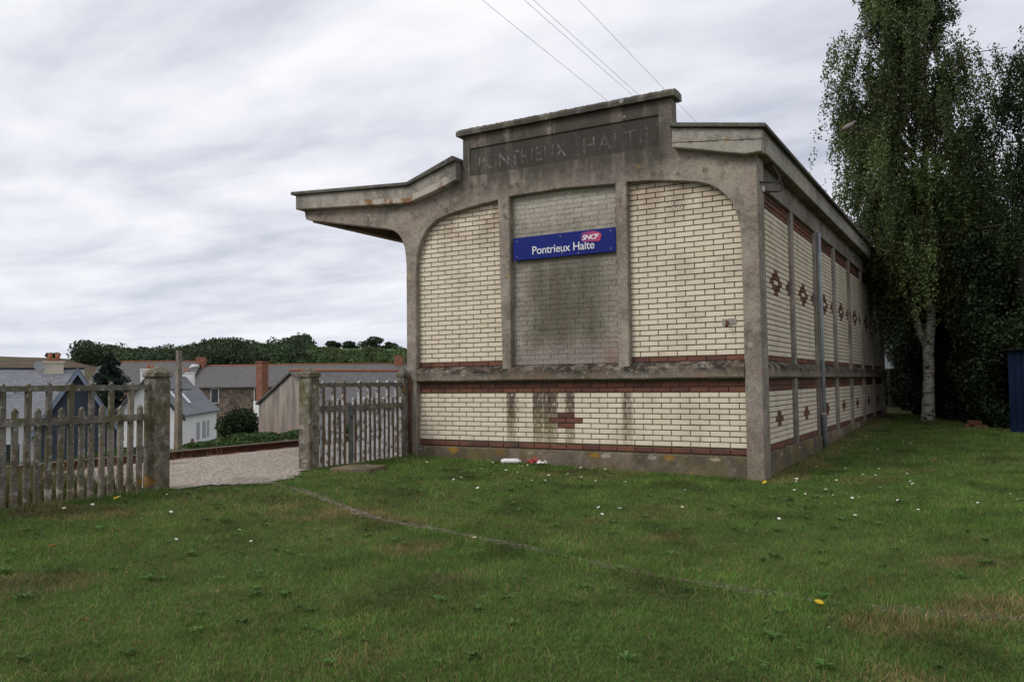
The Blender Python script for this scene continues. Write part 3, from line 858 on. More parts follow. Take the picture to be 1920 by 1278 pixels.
def gable_house(name, label, place, rz, w, l, zb, ze, zr, wall, roof, over=.25, ridge=None, cat='house', flare=0.):
    """local X across the gable, local Y along the ridge, gable wall at y=0"""
    H = tag(empty(name, place, rz), label, cat)
    pts = [(-w / 2, zb), (w / 2, zb), (w / 2, ze), (0, zr - .05), (-w / 2, ze)]
    loc(H, poly_xz('wall', pts, 0, l, wall))
    th = .12; sl_ = (zr - ze) / (w / 2)
    for s in (-1, 1):
        ex = w / 2 + over
        p = [(0, zr), (s * w / 2 * .75, zr - sl_ * w / 2 * .75), (s * ex, ze - sl_ * over * .55 + flare)]
        q = [(a, z + th) for a, z in reversed(p)]
        loc(H, poly_xz('roof', p + q, -over, l + over, roof))
    if ridge: loc(H, tube('ridge', [(0, -over, zr + th), (0, l + over, zr + th)], .09, ridge, None, 6))
    return H
def window(parent, c, axis, w, h, frame, pane, proud=.03):
    """upright window centred at c on a wall facing local axis ('x' or '-y')"""
    x, y, z = c
    if axis == 'x':
        f_ = loc(parent, box('window', (x - .05, y - w / 2, z - h / 2), (x + proud, y + w / 2, z + h / 2), frame))
        p_ = box('pane', (x, y - w / 2 + .07, z - h / 2 + .07), (x + proud + .008, y + w / 2 - .07, z + h / 2 - .07), pane)
    else:
        f_ = loc(parent, box('window', (x - w / 2, y - proud, z - h / 2), (x + w / 2, y + .05, z + h / 2), frame))
        p_ = box('pane', (x - w / 2 + .07, y - proud - .008, z - h / 2 + .07), (x + w / 2 - .07, y, z + h / 2 - .07), pane)
    p_.parent = f_
    return f_
def chimney(parent, x, y, z0, z1, w, d, mat, pots=2):
    c = loc(parent, box('chimney', (x - w / 2, y - d / 2, z0), (x + w / 2, y + d / 2, z1), mat))
    k = box('chimney_cap', (x - w / 2 - .05, y - d / 2 - .05, z1), (x + w / 2 + .05, y + d / 2 + .05, z1 + .09), mat); k.parent = c
    for i in range(pots):
        px = x + (i - (pots - 1) / 2) * .3
        t1 = tube('chimney_pot', [(px, y, z1 + .09), (px, y, z1 + .45)], [.11, .09], MAT['terracotta'], None, 8); t1.parent = c
WH = gable_house('white_house', 'white rendered house with dark slate roof and two skylights behind the pole', (-46.2, 29.25, 0), R(39), 4.8, 12.5, -4.6, -1.02, 1.85, MAT['render'], MAT['slate'], .3, None, flare=.12)
for y, w in ((5.2, 1.1), (7.4, 1.2), (8.95, .7)): window(WH, (2.4, y, -2.42), 'x', w, 1.35, MAT['shutter'], MAT['shutter'])
window(WH, (.9, 0, -2.6), '-y', 1.0, 1.4, MAT['shutter'], MAT['shutter'])
sl_ = (1.85 + 1.02) / 2.4
for y, x, ww in ((1.6, 1.35, .6), (4.6, 1.45, .75)):
    z = 1.85 - sl_ * x
    v = []
    for dx_, dz_ in ((-.38, .38 * sl_), (.38, -.38 * sl_)):
        for yy in (-ww / 2, ww / 2): v.append((x + dx_ + .10, y + yy, z + dz_ + .17))
    v2 = [(a - .1, b_, c_ - .1) for a, b_, c_ in v]
    vv = [v[0], v[2], v[3], v[1], v2[0], v2[2], v2[3], v2[1]]
    loc(WH, mesh('skylight', vv, [(0, 1, 2, 3), (7, 6, 5, 4), (0, 4, 5, 1), (1, 5, 6, 2), (2, 6, 7, 3), (3, 7, 4, 0)], MAT['skyglass']))
chimney(WH, 0, .5, 1.2, 2.35, 1.2, .6, MAT['render'])
chimney(WH, 0, 11.8, .8, 2.25, 1.3, .7, MAT['render'])
for s in (-1, 1):
    loc(WH, poly_xz('verge_board', [(0, 1.84), (s * 2.4, -1.02), (s * 2.7, -1.2), (s * 2.7, -1.42), (s * 2.4, -1.28), (0, 1.60)], -.34, -.29, MAT['verge']))
loc(WH, tube('hose_reel', [(2.46, 3.0 + .35 * math.cos(a), -3.25 + .35 * math.sin(a)) for a in np.linspace(0, 6.1, 16)], .05, MAT['terracotta'], None, 6))

mR, tR, bR, pR = material('barn_render')
xR, yR, zR = tR.xyz(pR)
stR = tR.noise(tR.comb(tR.math('MULTIPLY', tR.math('ADD', xR, yR), 2.2), 0., tR.math('MULTIPLY', zR, .25)), 1.0, 6, .65)
cR = tR.mix(tR.rng(stR, .38, .62), (.19, .165, .145), (.36, .325, .285))
cR = tR.mix(tR.math('MULTIPLY', tR.rng(zR, .6, -1.6), tR.math('MULTIPLY', tR.rng(stR, .45, .6), .55)), cR, (.27, .12, .09))
finish(tR, bR, cR, .95, stR, .2, .02, .1)
MAT['greyrender'] = mR
BN = gable_house('rendered_barn', 'grey rendered barn with blank gable and red ridge tiles behind the fence post', (-22.77, 20.19, 0), R(-10), 5.73, 8.2, -3.6, .17, 1.72, MAT['greyrender'], MAT['slate_old'], .12, MAT['terracotta'], 'barn')
BC = tag(empty('brick_chimney', (-46.7, 40.6, -3.5)), 'tall square red brick chimney rising behind the rendered barn', 'chimney')
loc(BC, box('stack', (-.36, -.36, 3.3), (.36, .36, 6.55), MAT['chimbrick'])); loc(BC, box('base', (-.5, -.5, -1), (.5, .5, 3.3), MAT['render'])); loc(BC, box('cap', (-.42, -.42, 6.55), (.42, .42, 6.68), MAT['chimbrick']))

SB = tag(empty('stone_building', (-77.7, 68.9, 0), R(30)), 'long stone building with grey slate roof and brick ridge chimneys below the hill', 'building')
def long_part(x0, x1, zr, ze, d=8.):
    v = [(x0, -d / 2, -5), (x1, -d / 2, -5), (x1, d / 2, -5), (x0, d / 2, -5), (x0, -d / 2, ze), (x1, -d / 2, ze), (x1, d / 2, ze), (x0, d / 2, ze), (x0, 0, zr), (x1, 0, zr)]
    loc(SB, mesh('wall', v, [(0, 1, 5, 4), (1, 2, 6, 9, 5), (2, 3, 7, 6), (3, 0, 4, 8, 7)], MAT['stone']))
    for s in (-1, 1):
        e = d / 2 + .3; z2 = ze - .3 * (zr - ze) / (d / 2)
        v = [(x0 - .1, 0, zr), (x1 + .1, 0, zr), (x1 + .1, s * e, z2), (x0 - .1, s * e, z2)]
        v += [(a, b_, c_ + .12) for a, b_, c_ in v]
        o = mesh('roof', v, BOXF, MAT['slate_old'])
        loc(SB, o)
    loc(SB, tube('ridge', [(x0, 0, zr + .13), (x1, 0, zr + .13)], .1, MAT['terracotta'], None, 6))
long_part(-21, -7.7, 4.35, 1.25)
long_part(-7.7, 21, 3.72, 1.05)
for x, z1 in ((-7.7, 5.0), (18.8, 4.9)):
    loc(SB, box('chimney', (x - .55, -.5, 2.5), (x + .55, .5, z1), MAT['chimbrick']))
MAT['pvc'] = simple('white_window_frame', (.75, .75, .75), .5, .05, 4, 0)
for x in (-4.4, 1.2, 7.0, 12.5): window(SB, (x, -4.0, -.15), '-y', 1.05, 1.9, MAT['pvc'], MAT['glass'])
window(SB, (-10.6, -4.1, 1.9), '-y', 1.0, 1.2, MAT['pvc'], MAT['glass'])

SH = tag(empty('slate_house', (-30.06, 12.8, 0), R(58.5)), 'white house with pale slate roof and dark slate clad gable behind the left fence', 'house')
# main range: ridge along local X, eaves towards the track
v = [(-9, -3.3, -4.5), (1.0, -3.3, -4.5), (1.0, 3.3, -4.5), (-9, 3.3, -4.5), (-9, -3.3, .0), (1.0, -3.3, .0), (1.0, 3.3, .0), (-9, 3.3, .0), (-9, 0, 1.85), (1.0, 0, 1.85)]
loc(SH, mesh('wall', v, [(0, 1, 5, 4), (1, 2, 6, 9, 5), (2, 3, 7, 6), (3, 0, 4, 8, 7)], MAT['render']))
for s in (-1, 1):
    v = [(-9.3, 0, 1.87), (1.1, 0, 1.87), (1.1, s * 3.7, -.22), (-9.3, s * 3.7, -.22)]
    v += [(a, b_, c_ + .12) for a, b_, c_ in v]
    loc(SH, mesh('roof', v, BOXF, MAT['slate_pale']))
loc(SH, tube('ridge', [(-9.3, 0, 2.0), (1.1, 0, 2.0)], .07, MAT['verge'], None, 6))
loc(SH, box('skylight', (-2.3, -2.0, .87), (-1.6, -1.2, 1.28), MAT['skyglass']))
chimney(SH, -.15, -.1, 1.2, 2.25, .8, .6, MAT['cream_wall'])
dish = loc(SH, tube('satellite_dish', [(-.72, -.5, 2.12), (-.72, -.53, 2.12)], [.2, .21], MAT['shutter'], None, 16))
dish.data.polygons.foreach_set('use_smooth', [False] * len(dish.data.polygons))
window(SH, (-1.6, -3.3, -1.75), '-y', .75, 1.3, MAT['pvc'], MAT['glass'])
# gabled wing clad in dark slates
wx, wy = .78, -4.4
pts = [(wx - 1.5, -4.5), (wx + 1.5, -4.5), (wx + 1.5, -.55), (wx, 1.83), (wx - 1.5, -.55)]
loc(SH, poly_xz('gable_wing', pts, wy, -.6, MAT['clad']))
for s in (-1, 1):
    p = [(wx, 1.85), (wx + s * 1.75, -.93), (wx + s * 1.75, -.81), (wx, 1.98)]
    loc(SH, poly_xz('wing_roof', p, wy - .25, -.3, MAT['slate_pale']))
    p = [(wx, 1.86), (wx + s * 1.76, -.95), (wx + s * 1.76, -1.13), (wx, 1.66)]
    loc(SH, poly_xz('verge_board', p, wy - .29, wy - .24, MAT['bluewood']))

# ------------------------------------------------------------------ pole, street lamp, wires
MAT['polec'] = concrete('pole_concrete', (.22, .195, .16), False)
PO = tag(empty('utility_pole', (-18.83, 10.6, -1.6)), 'weathered concrete utility pole carrying a street lamp before the white house', 'pole')
loc(PO, mesh('shaft', [(-.13, -.11, -.6), (.13, -.11, -.6), (.13, .11, -.6), (-.13, .11, -.6), (-.075, -.07, 4.05), (.075, -.07, 4.05), (.075, .07, 4.05), (-.075, .07, 4.05)], BOXF, MAT['polec']))
loc(PO, tube('crossarm', [(-.28, -.16, 2.62), (.40, .23, 2.62)], .025, MAT['iron'], None, 6))
loc(PO, tube('lamp_arm', [(.06, .03, 3.15), (.22, .13, 3.28), (.40, .23, 3.42)], .022, MAT['pipe'], None, 6))
loc(PO, tube('lamp_head', [(.34, .2, 3.40), (.44, .25, 3.45), (.58, .33, 3.46), (.64, .37, 3.44)], [.04, .085, .075, .02], MAT['porcelain'], None, 10))
for k, (px, py, l_) in enumerate(((-.82, 2.9, 'leftmost thin overhead wire above the station roof'), (-.17, 3.3, 'second overhead wire from the left, close beside the third'), (-.03, 3.4, 'third overhead wire from the left, close beside the second'), (.67, 3.8, 'rightmost thin overhead wire above the station parapet'))):
    pts = []
    for s in np.linspace(-14, 46, 31):
        pts.append((px - .026 * (s - py) - (.012 * (s - py) if k == 3 else 0), s, 8.0 + .00045 * (s - 14) ** 2 - .05))
    tag(tube('overhead_wire', pts, .0035, MAT['iron'], None, 5), l_, 'wire', 'overhead wires')

# ------------------------------------------------------------------ foliage helpers
def leaf_material(name, rough=.55, trans=.25):
    m, t, b, pos = material(name)
    at = t.new('ShaderNodeAttribute'); at.attribute_name = 'Col'
    finish(t, b, at.outputs['Color'], rough, None, 0, 0, .25)
    tr = t.new('ShaderNodeBsdfTranslucent'); t.l.new(at.outputs['Color'], tr.inputs['Color'])
    mx = t.new('ShaderNodeMixShader'); mx.inputs[0].default_value = trans
    out = t.n['Material Output']
    t.l.new(b.outputs[0], mx.inputs[1]); t.l.new(tr.outputs[0], mx.inputs[2]); t.l.new(mx.outputs[0], out.inputs[0])
    return m
MAT['leaf'] = leaf_material('leaf_mat')
MAT['grass'] = leaf_material('grass_mat', .65, .3)
def leaves(name, P, length, wid, c0, c1, parent=None, droop=0.4, kind=None, mat=None, tone=None):
    """one diamond-shaped leaf per point"""
    n = len(P)
    d = rng.normal(size=(n, 3)); d[:, 2] -= droop * 1.5
    d /= np.linalg.norm(d, axis=1)[:, None]
    s = np.cross(d, rng.normal(size=(n, 3))); s /= np.linalg.norm(s, axis=1)[:, None] + 1e-9
    L = length * rng.uniform(.6, 1.35, n)[:, None]; Wd = wid * rng.uniform(.7, 1.3, n)[:, None]
    up = np.cross(d, s) * L * .18
    v = np.stack([P - d * L / 2, P + s * Wd / 2 + up, P + d * L / 2, P - s * Wd / 2 + up], 1).reshape(-1, 3)
    t = rng.random(n)[:, None] ** 1.3
    c = np.asarray(c0) * (1 - t) + np.asarray(c1) * t
    if tone is not None: c = c * np.asarray(tone)[:, None]
    o = np_mesh(name, v, np.arange(4 * n), 4, mat or MAT['leaf'], parent, np.repeat(c, 4, 0))
    if kind: o['kind'] = kind
    return o
def blob_points(n, center, radii, shell=.35, lump=.28, seed=0):
    """points in a lumpy ellipsoid, most of them near its surface"""
    d = rng.normal(size=(n, 3)); d /= np.linalg.norm(d, axis=1)[:, None]
    k = rng.normal(size=(9, 3)) * 2.6; ph = rng.uniform(0, 6.28, 9)
    r = 1 + lump * np.mean(np.sin(d @ k.T + ph), axis=1) * 2.2
    r = r * (1 - shell * rng.random(n) ** 1.6)
    return np.asarray(center) + d * r[:, None] * np.asarray(radii)
def tree(name, label, base, height, radii, n, leaf, c0, c1, cat='tree', group=None, clumps=9, trunk=.12, crown_z=.6, mat_trunk=None):
    Tt = tag(empty(name, base), label, cat, group)
    bx, by, bz = base
    tr = tube('trunk', [(0, 0, -.4), (0.02 * height, 0, height * .35), (0, .02 * height, height * .78)], [trunk, trunk * .8, trunk * .25], mat_trunk or MAT['bark'], None, 8)
    tr.parent = Tt
    P = []
    for k in range(clumps):
        a = random.uniform(0, 6.28); rr = random.uniform(.15, .62) * (k > 0)
        zc = height * crown_z + random.uniform(-.55, .6) * radii[2]
        shrink = 1 - .45 * abs(zc - height * crown_z) / radii[2]
        c = (math.cos(a) * rr * radii[0], math.sin(a) * rr * radii[1], zc)
        q = random.uniform(.42, .62)
        P.append(blob_points(n // clumps, c, (radii[0] * q * shrink, radii[1] * q * shrink, radii[2] * q * .8)))
    leaves('crown', np.concatenate(P), leaf, leaf * .7, c0, c1, Tt)
    return Tt
MAT['bark'] = simple('dark_bark', (.07, .055, .04), .95, .4, 6, .6)

# hillside wood and scrub that read as one mass
def hill_points(azs, rr, h_lo, h_hi, per, card, squash=1.):
    P = []
    for a, r in zip(azs, rr):
        x = CAM.x - math.sin(R(a)) * r; y = CAM.y + math.cos(R(a)) * r
        z = float(terrain_z(np.array(x), np.array(y)))
        h = random.uniform(h_lo, h_hi)
        P.append(blob_points(per, (x, y, z + h * .45), (h * .55, h * .55, h * .55 * squash), .18))
    TONE[:] = list(np.repeat(rng.uniform(.65, 1.5, len(P)), per))
    return np.concatenate(P)
TONE = []
A1, R1 = [], []
for k in range(500):
    a = random.uniform(44.2, 57.8); r = random.uniform(270, 432)
    if a > 55.5 and r < 360: continue
    A1.append(a); R1.append(r)
w_ = leaves('hill_wood', hill_points(A1, R1, 5.5, 9.5, 360, 1), .95, .8, (.020, .036, .017), (.065, .094, .038), None, .2, tone=TONE)
tag(w_, 'dark green wood covering the far hillside', 'woodland', kind='stuff')
A2 = [random.uniform(35, 46.5) for _ in range(210)]; R2 = [random.uniform(255, 300) for _ in A2]
w_ = leaves('hillside_scrub', hill_points(A2, R2, 3.4, 5.6, 240, 1), .8, .6, (.05, .08, .026), (.10, .14, .05), None, .2, tone=TONE)
tag(w_, 'paler green scrub at the foot of the far hill', 'scrub', kind='stuff')
ridge_trees = [(44.35, 400, 8.5, 'round dark tree on the skyline right of the wooded hill'), (43.2, 430, 4.5, 'smallest round tree on the far green field crest'), (42.35, 420, 7.0, 'broad bushy tree on the skyline above the fence panel'),
               (41.3, 395, 6.5, 'low spreading tree left of the tallest skyline tree'), (39.9, 405, 10.5, 'tallest double headed tree on the green hill crest'), (38.6, 400, 5.5, 'small tree on the hill crest nearest the station canopy post'),
               (59.3, 415, 4.2, 'lone small tree on the bare far left skyline'), (57.9, 415, 4.6, 'small tree on the skyline where the left wood begins')]
for a, r, h, l_ in ridge_trees:
    x = CAM.x - math.sin(R(a)) * r; y = CAM.y + math.cos(R(a)) * r; z = float(terrain_z(np.array(x), np.array(y)))
    tree('skyline_tree', l_, (x, y, z - h * .12), h * .82, (h * .85, h * .85, h * .42), 1900, .9, (.020, .034, .016), (.058, .082, .034), group='skyline trees', clumps=6, trunk=.3, crown_z=.40)
# cedar, garden bushes
CE = tag(empty('cedar_tree', (-57.9, 34.0, -3.6)), 'dark blue green cedar between the two white houses', 'tree')
tr = tube('trunk', [(0, 0, -.5), (0, 0, 4), (0.1, 0, 7.2)], [.3, .2, .04], MAT['bark'], None, 8); tr.parent = CE
P = []
for k in range(110):
    z = random.uniform(1.5, 7.5); rr = (7.7 - z) * .62 + .5; a = random.uniform(0, 6.28); q = random.uniform(.35, 1.0)
    m_ = 190
    t_ = rng.random(m_) ** .7
    px = np.cos(a + rng.normal(0, .16, m_)) * rr * q * t_; py = np.sin(a + rng.normal(0, .16, m_)) * rr * q * t_
    P.append(np.c_[px, py, z - t_ ** 2 * .5 + rng.normal(0, .10, m_)])
leaves('crown', np.concatenate(P), .26, .12, (.012, .024, .018), (.035, .055, .038), CE, .5)
def bush(label, c, radii, n, leaf, c0, c1, name='bush', group=None):
    Bs = tag(empty(name, (c[0], c[1], c[2])), label, 'bush', group)
    st = tube('stem', [(0, 0, -.3), (.05, 0, radii[2] * .6)], [.06, .03], MAT['bark'], None, 6); st.parent = Bs
    P = []
    for k in range(6):
        a = random.uniform(0, 6.28); q = random.uniform(.2, .6)
        P.append(blob_points(n // 6, (math.cos(a) * radii[0] * q, math.sin(a) * radii[1] * q, radii[2] * random.uniform(.45, 1.15)), [v * .62 for v in radii]))
    leaves('foliage', np.concatenate(P), leaf, leaf * .65, c0, c1, Bs)
bush('dark rounded garden bush between white house and barn', (-32.5, 25.95, -2.6), (1.4, 1.5, 1.35), 7000, .16, (.012, .022, .008), (.04, .06, .02))
bush('second garden bush tucked beside the barn gable', (-30.2, 26.7, -2.6), (1.3, 1.3, 1.2), 6000, .16, (.015, .03, .01), (.045, .075, .025))
fern = [(-8.3, 3.6, 'bright leafy bush by the track nearest the white house'), (-8.8, 5.0, 'fern like bush by the track in front of the garden bush'), (-8.6, 6.6, 'low leafy bush by the track in front of the barn'), (-8.2, 8.2, 'low bush by the track beside the fence post'), (-8.0, .9, 'leafy bush by the track at the foot of the pole')]
for x, y, l_ in fern:
    sz_ = .55 if y < 4 else 1.0
    z = float(terrain_z(np.array(x), np.array(y)))
    bush(l_, (x, y, z), (.65, .85, .17 * sz_), 4200, .075, (.03, .06, .014), (.09, .15, .04), 'trackside_bush', 'bushes along the railway')

# ------------------------------------------------------------------ birches, hedge, dark trees to the right
def birch_bark():
    m, t, b, pos = material('birch_bark')
    x, y, z = t.xyz(pos)
    st = t.noise(t.comb(t.math('MULTIPLY', x, 7.), t.math('MULTIPLY', y, 7.), t.math('MULTIPLY', z, 26.)), 1.0, 6, .75)
    bl = t.noise(pos, 5, 5, .7)
    c = t.mix(t.rng(st, .50, .60), (.47, .44, .39), (.10, .08, .065))
    c = t.mix(t.rng(bl, .55, .61), c, (.03, .025, .022))
    c = t.mix(t.math('MULTIPLY', t.rng(z, 2.2, 3.6), .85), c, (.07, .045, .03))
    finish(t, b, c, .8, st, .5, .01, .2)
    return m
MAT['birch'] = birch_bark()
def birch(label, base, lean, height, prof, nb, ntw, nlf, c0, c1, limbs, leaf=.055):
    Bt = tag(empty('birch_tree', base), label, 'tree')
    for pts, rr, nm in limbs:
        o = tube(nm, pts, rr, MAT['birch'], None, 10); o.parent = Bt
    zs = [p[0] for p in prof]; rs = [p[1] for p in prof]
    P, TN = [], []
    for k in range(nb):
        z = random.uniform(zs[0] + .6, zs[-1]); a = random.uniform(0, 6.28)
        Rz = float(np.interp(z, zs, rs)); q = math.sqrt(random.uniform(.02, 1.0)) * random.uniform(.8, 1.18)
        cx = math.cos(a) * Rz * q + lean[0] * z / height; cy = math.sin(a) * Rz * q + lean[1] * z / height
        zt = max(1.6, z - Rz * q * .75)
        ax, ay = lean[0] * zt / height, lean[1] * zt / height
        if k % 2 == 0:
            o = tube('branch', [(ax, ay, zt), (ax + (cx - ax) * .6, ay + (cy - ay) * .6, z + .05), (cx, cy, z)], [.028, .016, .005], MAT['bark'], None, 5); o.parent = Bt
        tone = random.uniform(.55, 1.5)
        ntk = int(ntw * random.uniform(.6, 1.6))
        for j in range(ntk):
            # twigs hang from along the outer half of the bough
            u_ = random.uniform(.45, 1.08)
            s = np.array([ax + (cx - ax) * u_ + random.gauss(0, .15), ay + (cy - ay) * u_ + random.gauss(0, .15), zt + (z - zt) * min(1, u_ * 1.25) + random.gauss(0, .12)])
            l_ = random.uniform(.25, 1.15) * (1.2 if q > .6 else .8) * (.55 if z > 8.5 else 1)
            t = rng.random(nlf)
            dr = np.array([math.cos(a) * .22, math.sin(a) * .22, -1.0])
            pt = s + np.outer(t * l_, dr) + rng.normal(0, .04, (nlf, 3))
            pt = pt[pt[:, 2] > .9]
            P.append(pt); TN.append(np.full(len(pt), tone))
    leaves('crown', np.concatenate(P), leaf, leaf * .68, c0, c1, Bt, .7, tone=np.concatenate(TN))
    return Bt
b0 = (5.67, 10.38, .2)
main = [(0, 0, -.3), (0, 0, .0), (.03, -.04, .55), (.06, -.07, 1.1), (.06, -.08, 1.55), (.13, -.12, 2.1), (.15, -.14, 2.8), (.12, -.25, 5.0), (.22, -.38, 7.8), (.2, -.4, 10.2)]
left = [(.05, -.08, 1.5), (-.10, -.25, 2.0), (-.24, -.42, 2.7), (-.36, -.6, 3.5), (-.43, -.78, 4.1), (-.5, -.9, 4.7)]
BIRCH = birch('tall weeping birch with a forked white trunk beside the station side wall', b0, (-.05, -.35), 10.5,
      [(2.3, .75), (3.2, 1.5), (4.5, 1.95), (6.0, 2.0), (7.3, 1.75), (8.6, 1.35), (10.0, .85), (11.2, .2)], 150, 22, 62, (.042, .064, .019), (.130, .160, .056),
      [(main, [.19, .15, .125, .115, .12, .095, .085, .065, .035, .01], 'trunk'), (left, [.075, .075, .065, .055, .04, .012], 'limb')])
b1_ = (8.45, 9.0, .2)
birch('second birch whose crown hangs in from the right edge above the blue gate', b1_, (-.2, -.2), 9.0,
      [(1.8, .8), (2.6, 1.4), (4.0, 1.65), (5.5, 1.55), (6.8, 1.15), (7.8, .5)], 110, 20, 62, (.018, .030, .010), (.050, .070, .026),
      [([(0, 0, -.3), (0, 0, 1), (-.1, -.1, 4), (-.2, -.2, 7.4)], [.2, .17, .1, .02], 'trunk')])
dark = [((5.6, 19.5, .3), 6.6, (2.3, 2.3, 2.4), 'dense green tree beyond the far end of the station roof'), ((7.6, 16.0, .3), 8.0, (2.4, 2.4, 3.2), 'dark tree directly behind the birch trunk'),
        ((9.6, 13.2, .3), 8.2, (2.4, 2.4, 3.3), 'dark tree behind the hedge at the right edge'), ((11.0, 10.2, .3), 7.5, (2.2, 2.2, 3.0), 'dark tree standing beyond the blue gate'),
        ((2.6, 21.5, .3), 5.2, (2.0, 2.0, 1.9), 'lower bushy tree behind the end of the station')]
for p, h, r3, l_ in dark:
    tree('broadleaf_tree', l_, p, h, r3, 26000, .11, (.012, .022, .008), (.045, .07, .022), group='dark trees behind the birch', clumps=11, trunk=.16, crown_z=.55)
# clipped conifer hedge running back from the gate to the end of the station
HG = [(2.6, 18.4), (4.95, 15.6), (5.35, 13.4), (5.95, 11.6), (6.55, 9.7), (6.93, 8.3)]
hp = []
core_v, core_f = [], []
for (ax, ay), (bx, by) in zip(HG[:-1], HG[1:]):
    n = 15000
    t = rng.random(n); nx, ny = (by - ay), -(bx - ax); ln = math.hypot(nx, ny); nx /= -ln; ny /= -ln
    z = rng.random(n) ** .9 * 3.7
    off = np.abs(rng.normal(0, .16, n)) + .12 * np.sin(t * 9 + z * 2.3) + .1 * np.sin(z * 5 + ax * 3)
    hp.append(np.c_[ax + (bx - ax) * t - nx * (-off + .2), ay + (by - ay) * t - ny * (-off + .2), z + .12])
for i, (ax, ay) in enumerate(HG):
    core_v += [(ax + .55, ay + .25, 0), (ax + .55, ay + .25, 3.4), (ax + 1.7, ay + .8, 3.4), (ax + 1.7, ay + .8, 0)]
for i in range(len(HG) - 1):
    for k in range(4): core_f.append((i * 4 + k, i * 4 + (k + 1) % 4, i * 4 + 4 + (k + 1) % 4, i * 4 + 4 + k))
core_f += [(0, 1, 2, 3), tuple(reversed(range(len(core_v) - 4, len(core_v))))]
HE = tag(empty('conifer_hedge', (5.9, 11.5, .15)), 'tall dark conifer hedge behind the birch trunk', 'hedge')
on(HE, mesh('hedge_light_block', core_v, core_f, simple('hedge_block_dark', (.012, .016, .008), .95, .4, 3, .5)))  # dark solid added inside the leaf shell to block light
on(HE, leaves('foliage', np.concatenate(hp), .085, .045, (.007, .013, .005), (.026, .042, .014), None, .3))
# blue boarded gate
GA = tag(empty('blue_gate', (7.13, 7.68, .12), R(-28)), 'dark blue boarded gate at the right edge under the trees', 'gate')
MAT['gateblue'] = simple('blue_gate_paint', (.003, .009, .030), .7, .35, 4, .2, spec=.15)
for k in range(12):
    o = box('board', (.115 * k, -.02 + random.uniform(-.003, .003), .0), (.115 * k + .109, .02, 1.48), MAT['gateblue'], None, .004); o.parent = GA
for z in (.3, 1.25):
    o = box('gate_rail', (0, .021, z), (1.38, .06, z + .1), MAT['gateblue']); o.parent = GA
o = box('lintel', (-.1, -.06, 1.482), (1.5, .08, 1.58), MAT['iron']); o.parent = GA
leaves('ivy', np.c_[rng.uniform(-.35, 1.5, 2600), rng.normal(-.05, .09, 2600), 1.62 + np.abs(rng.normal(0, .22, 2600)) - .12 * rng.random(2600)], .075, .055, (.010, .020, .007), (.035, .055, .018), GA, .6)
o = box('sill', (-.05, -.25, -.1), (1.5, .1, -.005), MAT['plinth']); o.parent = GA
NB = tag(empty('white_board', (4.42, 15.9, .2)), 'narrow white board standing beyond the far end of the side wall', 'board')
o = box('board', (-.15, -.02, 1.2), (.15, .02, 1.86), simple('dull_white_board', (.42, .46, .52), .7, .15, 4, .1)); o.parent = NB
o = box('post', (-.05, .021, -.3), (.05, .09, 1.85), MAT['bark']); o.parent = NB
for k, (x, y, z, rz_, l_) in enumerate(((6.50, 8.62, .17, .2, 'lowest old brick lying at the foot of the hedge'), (6.66, 8.50, .17, -.15, 'old brick lying beside the stacked ones by the gate'), (6.56, 8.58, .245, .5, 'old brick lying on top of the others by the gate'))):
    o = box('loose_brick', (-.11, -.055, 0), (.11, .055, .07), MAT['red'], None, .006); o.location = (x, y, z); o.rotation_euler = (.03 * k, .02, rz_)
    tag(o, l_, 'brick', 'loose bricks by the gate')

# a collared dove sitting on an outer branch of the birch
def skin_body(name, chain, mat):
    """chain: list of (point, radius) lofted with a soft cross-section"""
    return tube(name, [p for p, _ in chain], [r for _, r in chain], mat, None, 10)
DV = tag(empty('dove', (4.60, 7.95, 6.12)), 'grey brown dove perched on an outer birch branch', 'bird')
o = skin_body('body', [((-.17, 0, -.035), .004), ((-.11, 0, -.02), .022), ((-.05, 0, .0), .045), ((.01, 0, .02), .052), ((.06, 0, .045), .036), ((.085, 0, .07), .024), ((.105, 0, .085), .023), ((.125, 0, .083), .014), ((.145, 0, .078), .003)], simple('dove_grey', (.22, .19, .17), .8, .2, 20, .2)); o.parent = DV
o = tube('branch', [(4.30, 7.70, 6.06), (4.60, 7.95, 6.072), (5.10, 8.45, 6.0), (5.55, 9.45, 5.6)], [.006, .01, .014, .02], MAT['bark'], None, 6); on(BIRCH, o)

# ------------------------------------------------------------------ lawn
def blades(name, x, y, hgt, wid, c, seg2, lean=.55, base=None):
    n = len(x)
    z = terrain_z(x, y) if base is None else base
    a = rng.uniform(0, 6.283, n); la = rng.uniform(0, 6.283, n); ln = hgt * lean * np.abs(rng.normal(0, 1, n))
    bx, by = np.cos(a) * wid / 2, np.sin(a) * wid / 2
    p = np.c_[x, y, z - .004]
    side = np.c_[bx, by, np.zeros(n)]
    tip = p + np.c_[np.cos(la) * ln, np.sin(la) * ln, hgt]
    dark = c * .62
    if seg2:
        mid = p + np.c_[np.cos(la) * ln * .32, np.sin(la) * ln * .32, hgt * .58]
        v = np.stack([p - side, p + side, mid + side * .75, mid - side * .75, tip], 1).reshape(-1, 3)
        k = np.arange(n)[:, None] * 5
        tri = np.concatenate([k + [0, 1, 2], k + [0, 2, 3], k + [3, 2, 4]], 1).reshape(-1)
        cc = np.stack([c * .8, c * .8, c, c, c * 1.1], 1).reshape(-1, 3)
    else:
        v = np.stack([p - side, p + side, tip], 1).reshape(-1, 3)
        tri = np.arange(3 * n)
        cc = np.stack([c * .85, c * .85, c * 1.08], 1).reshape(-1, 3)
    return v, tri, cc
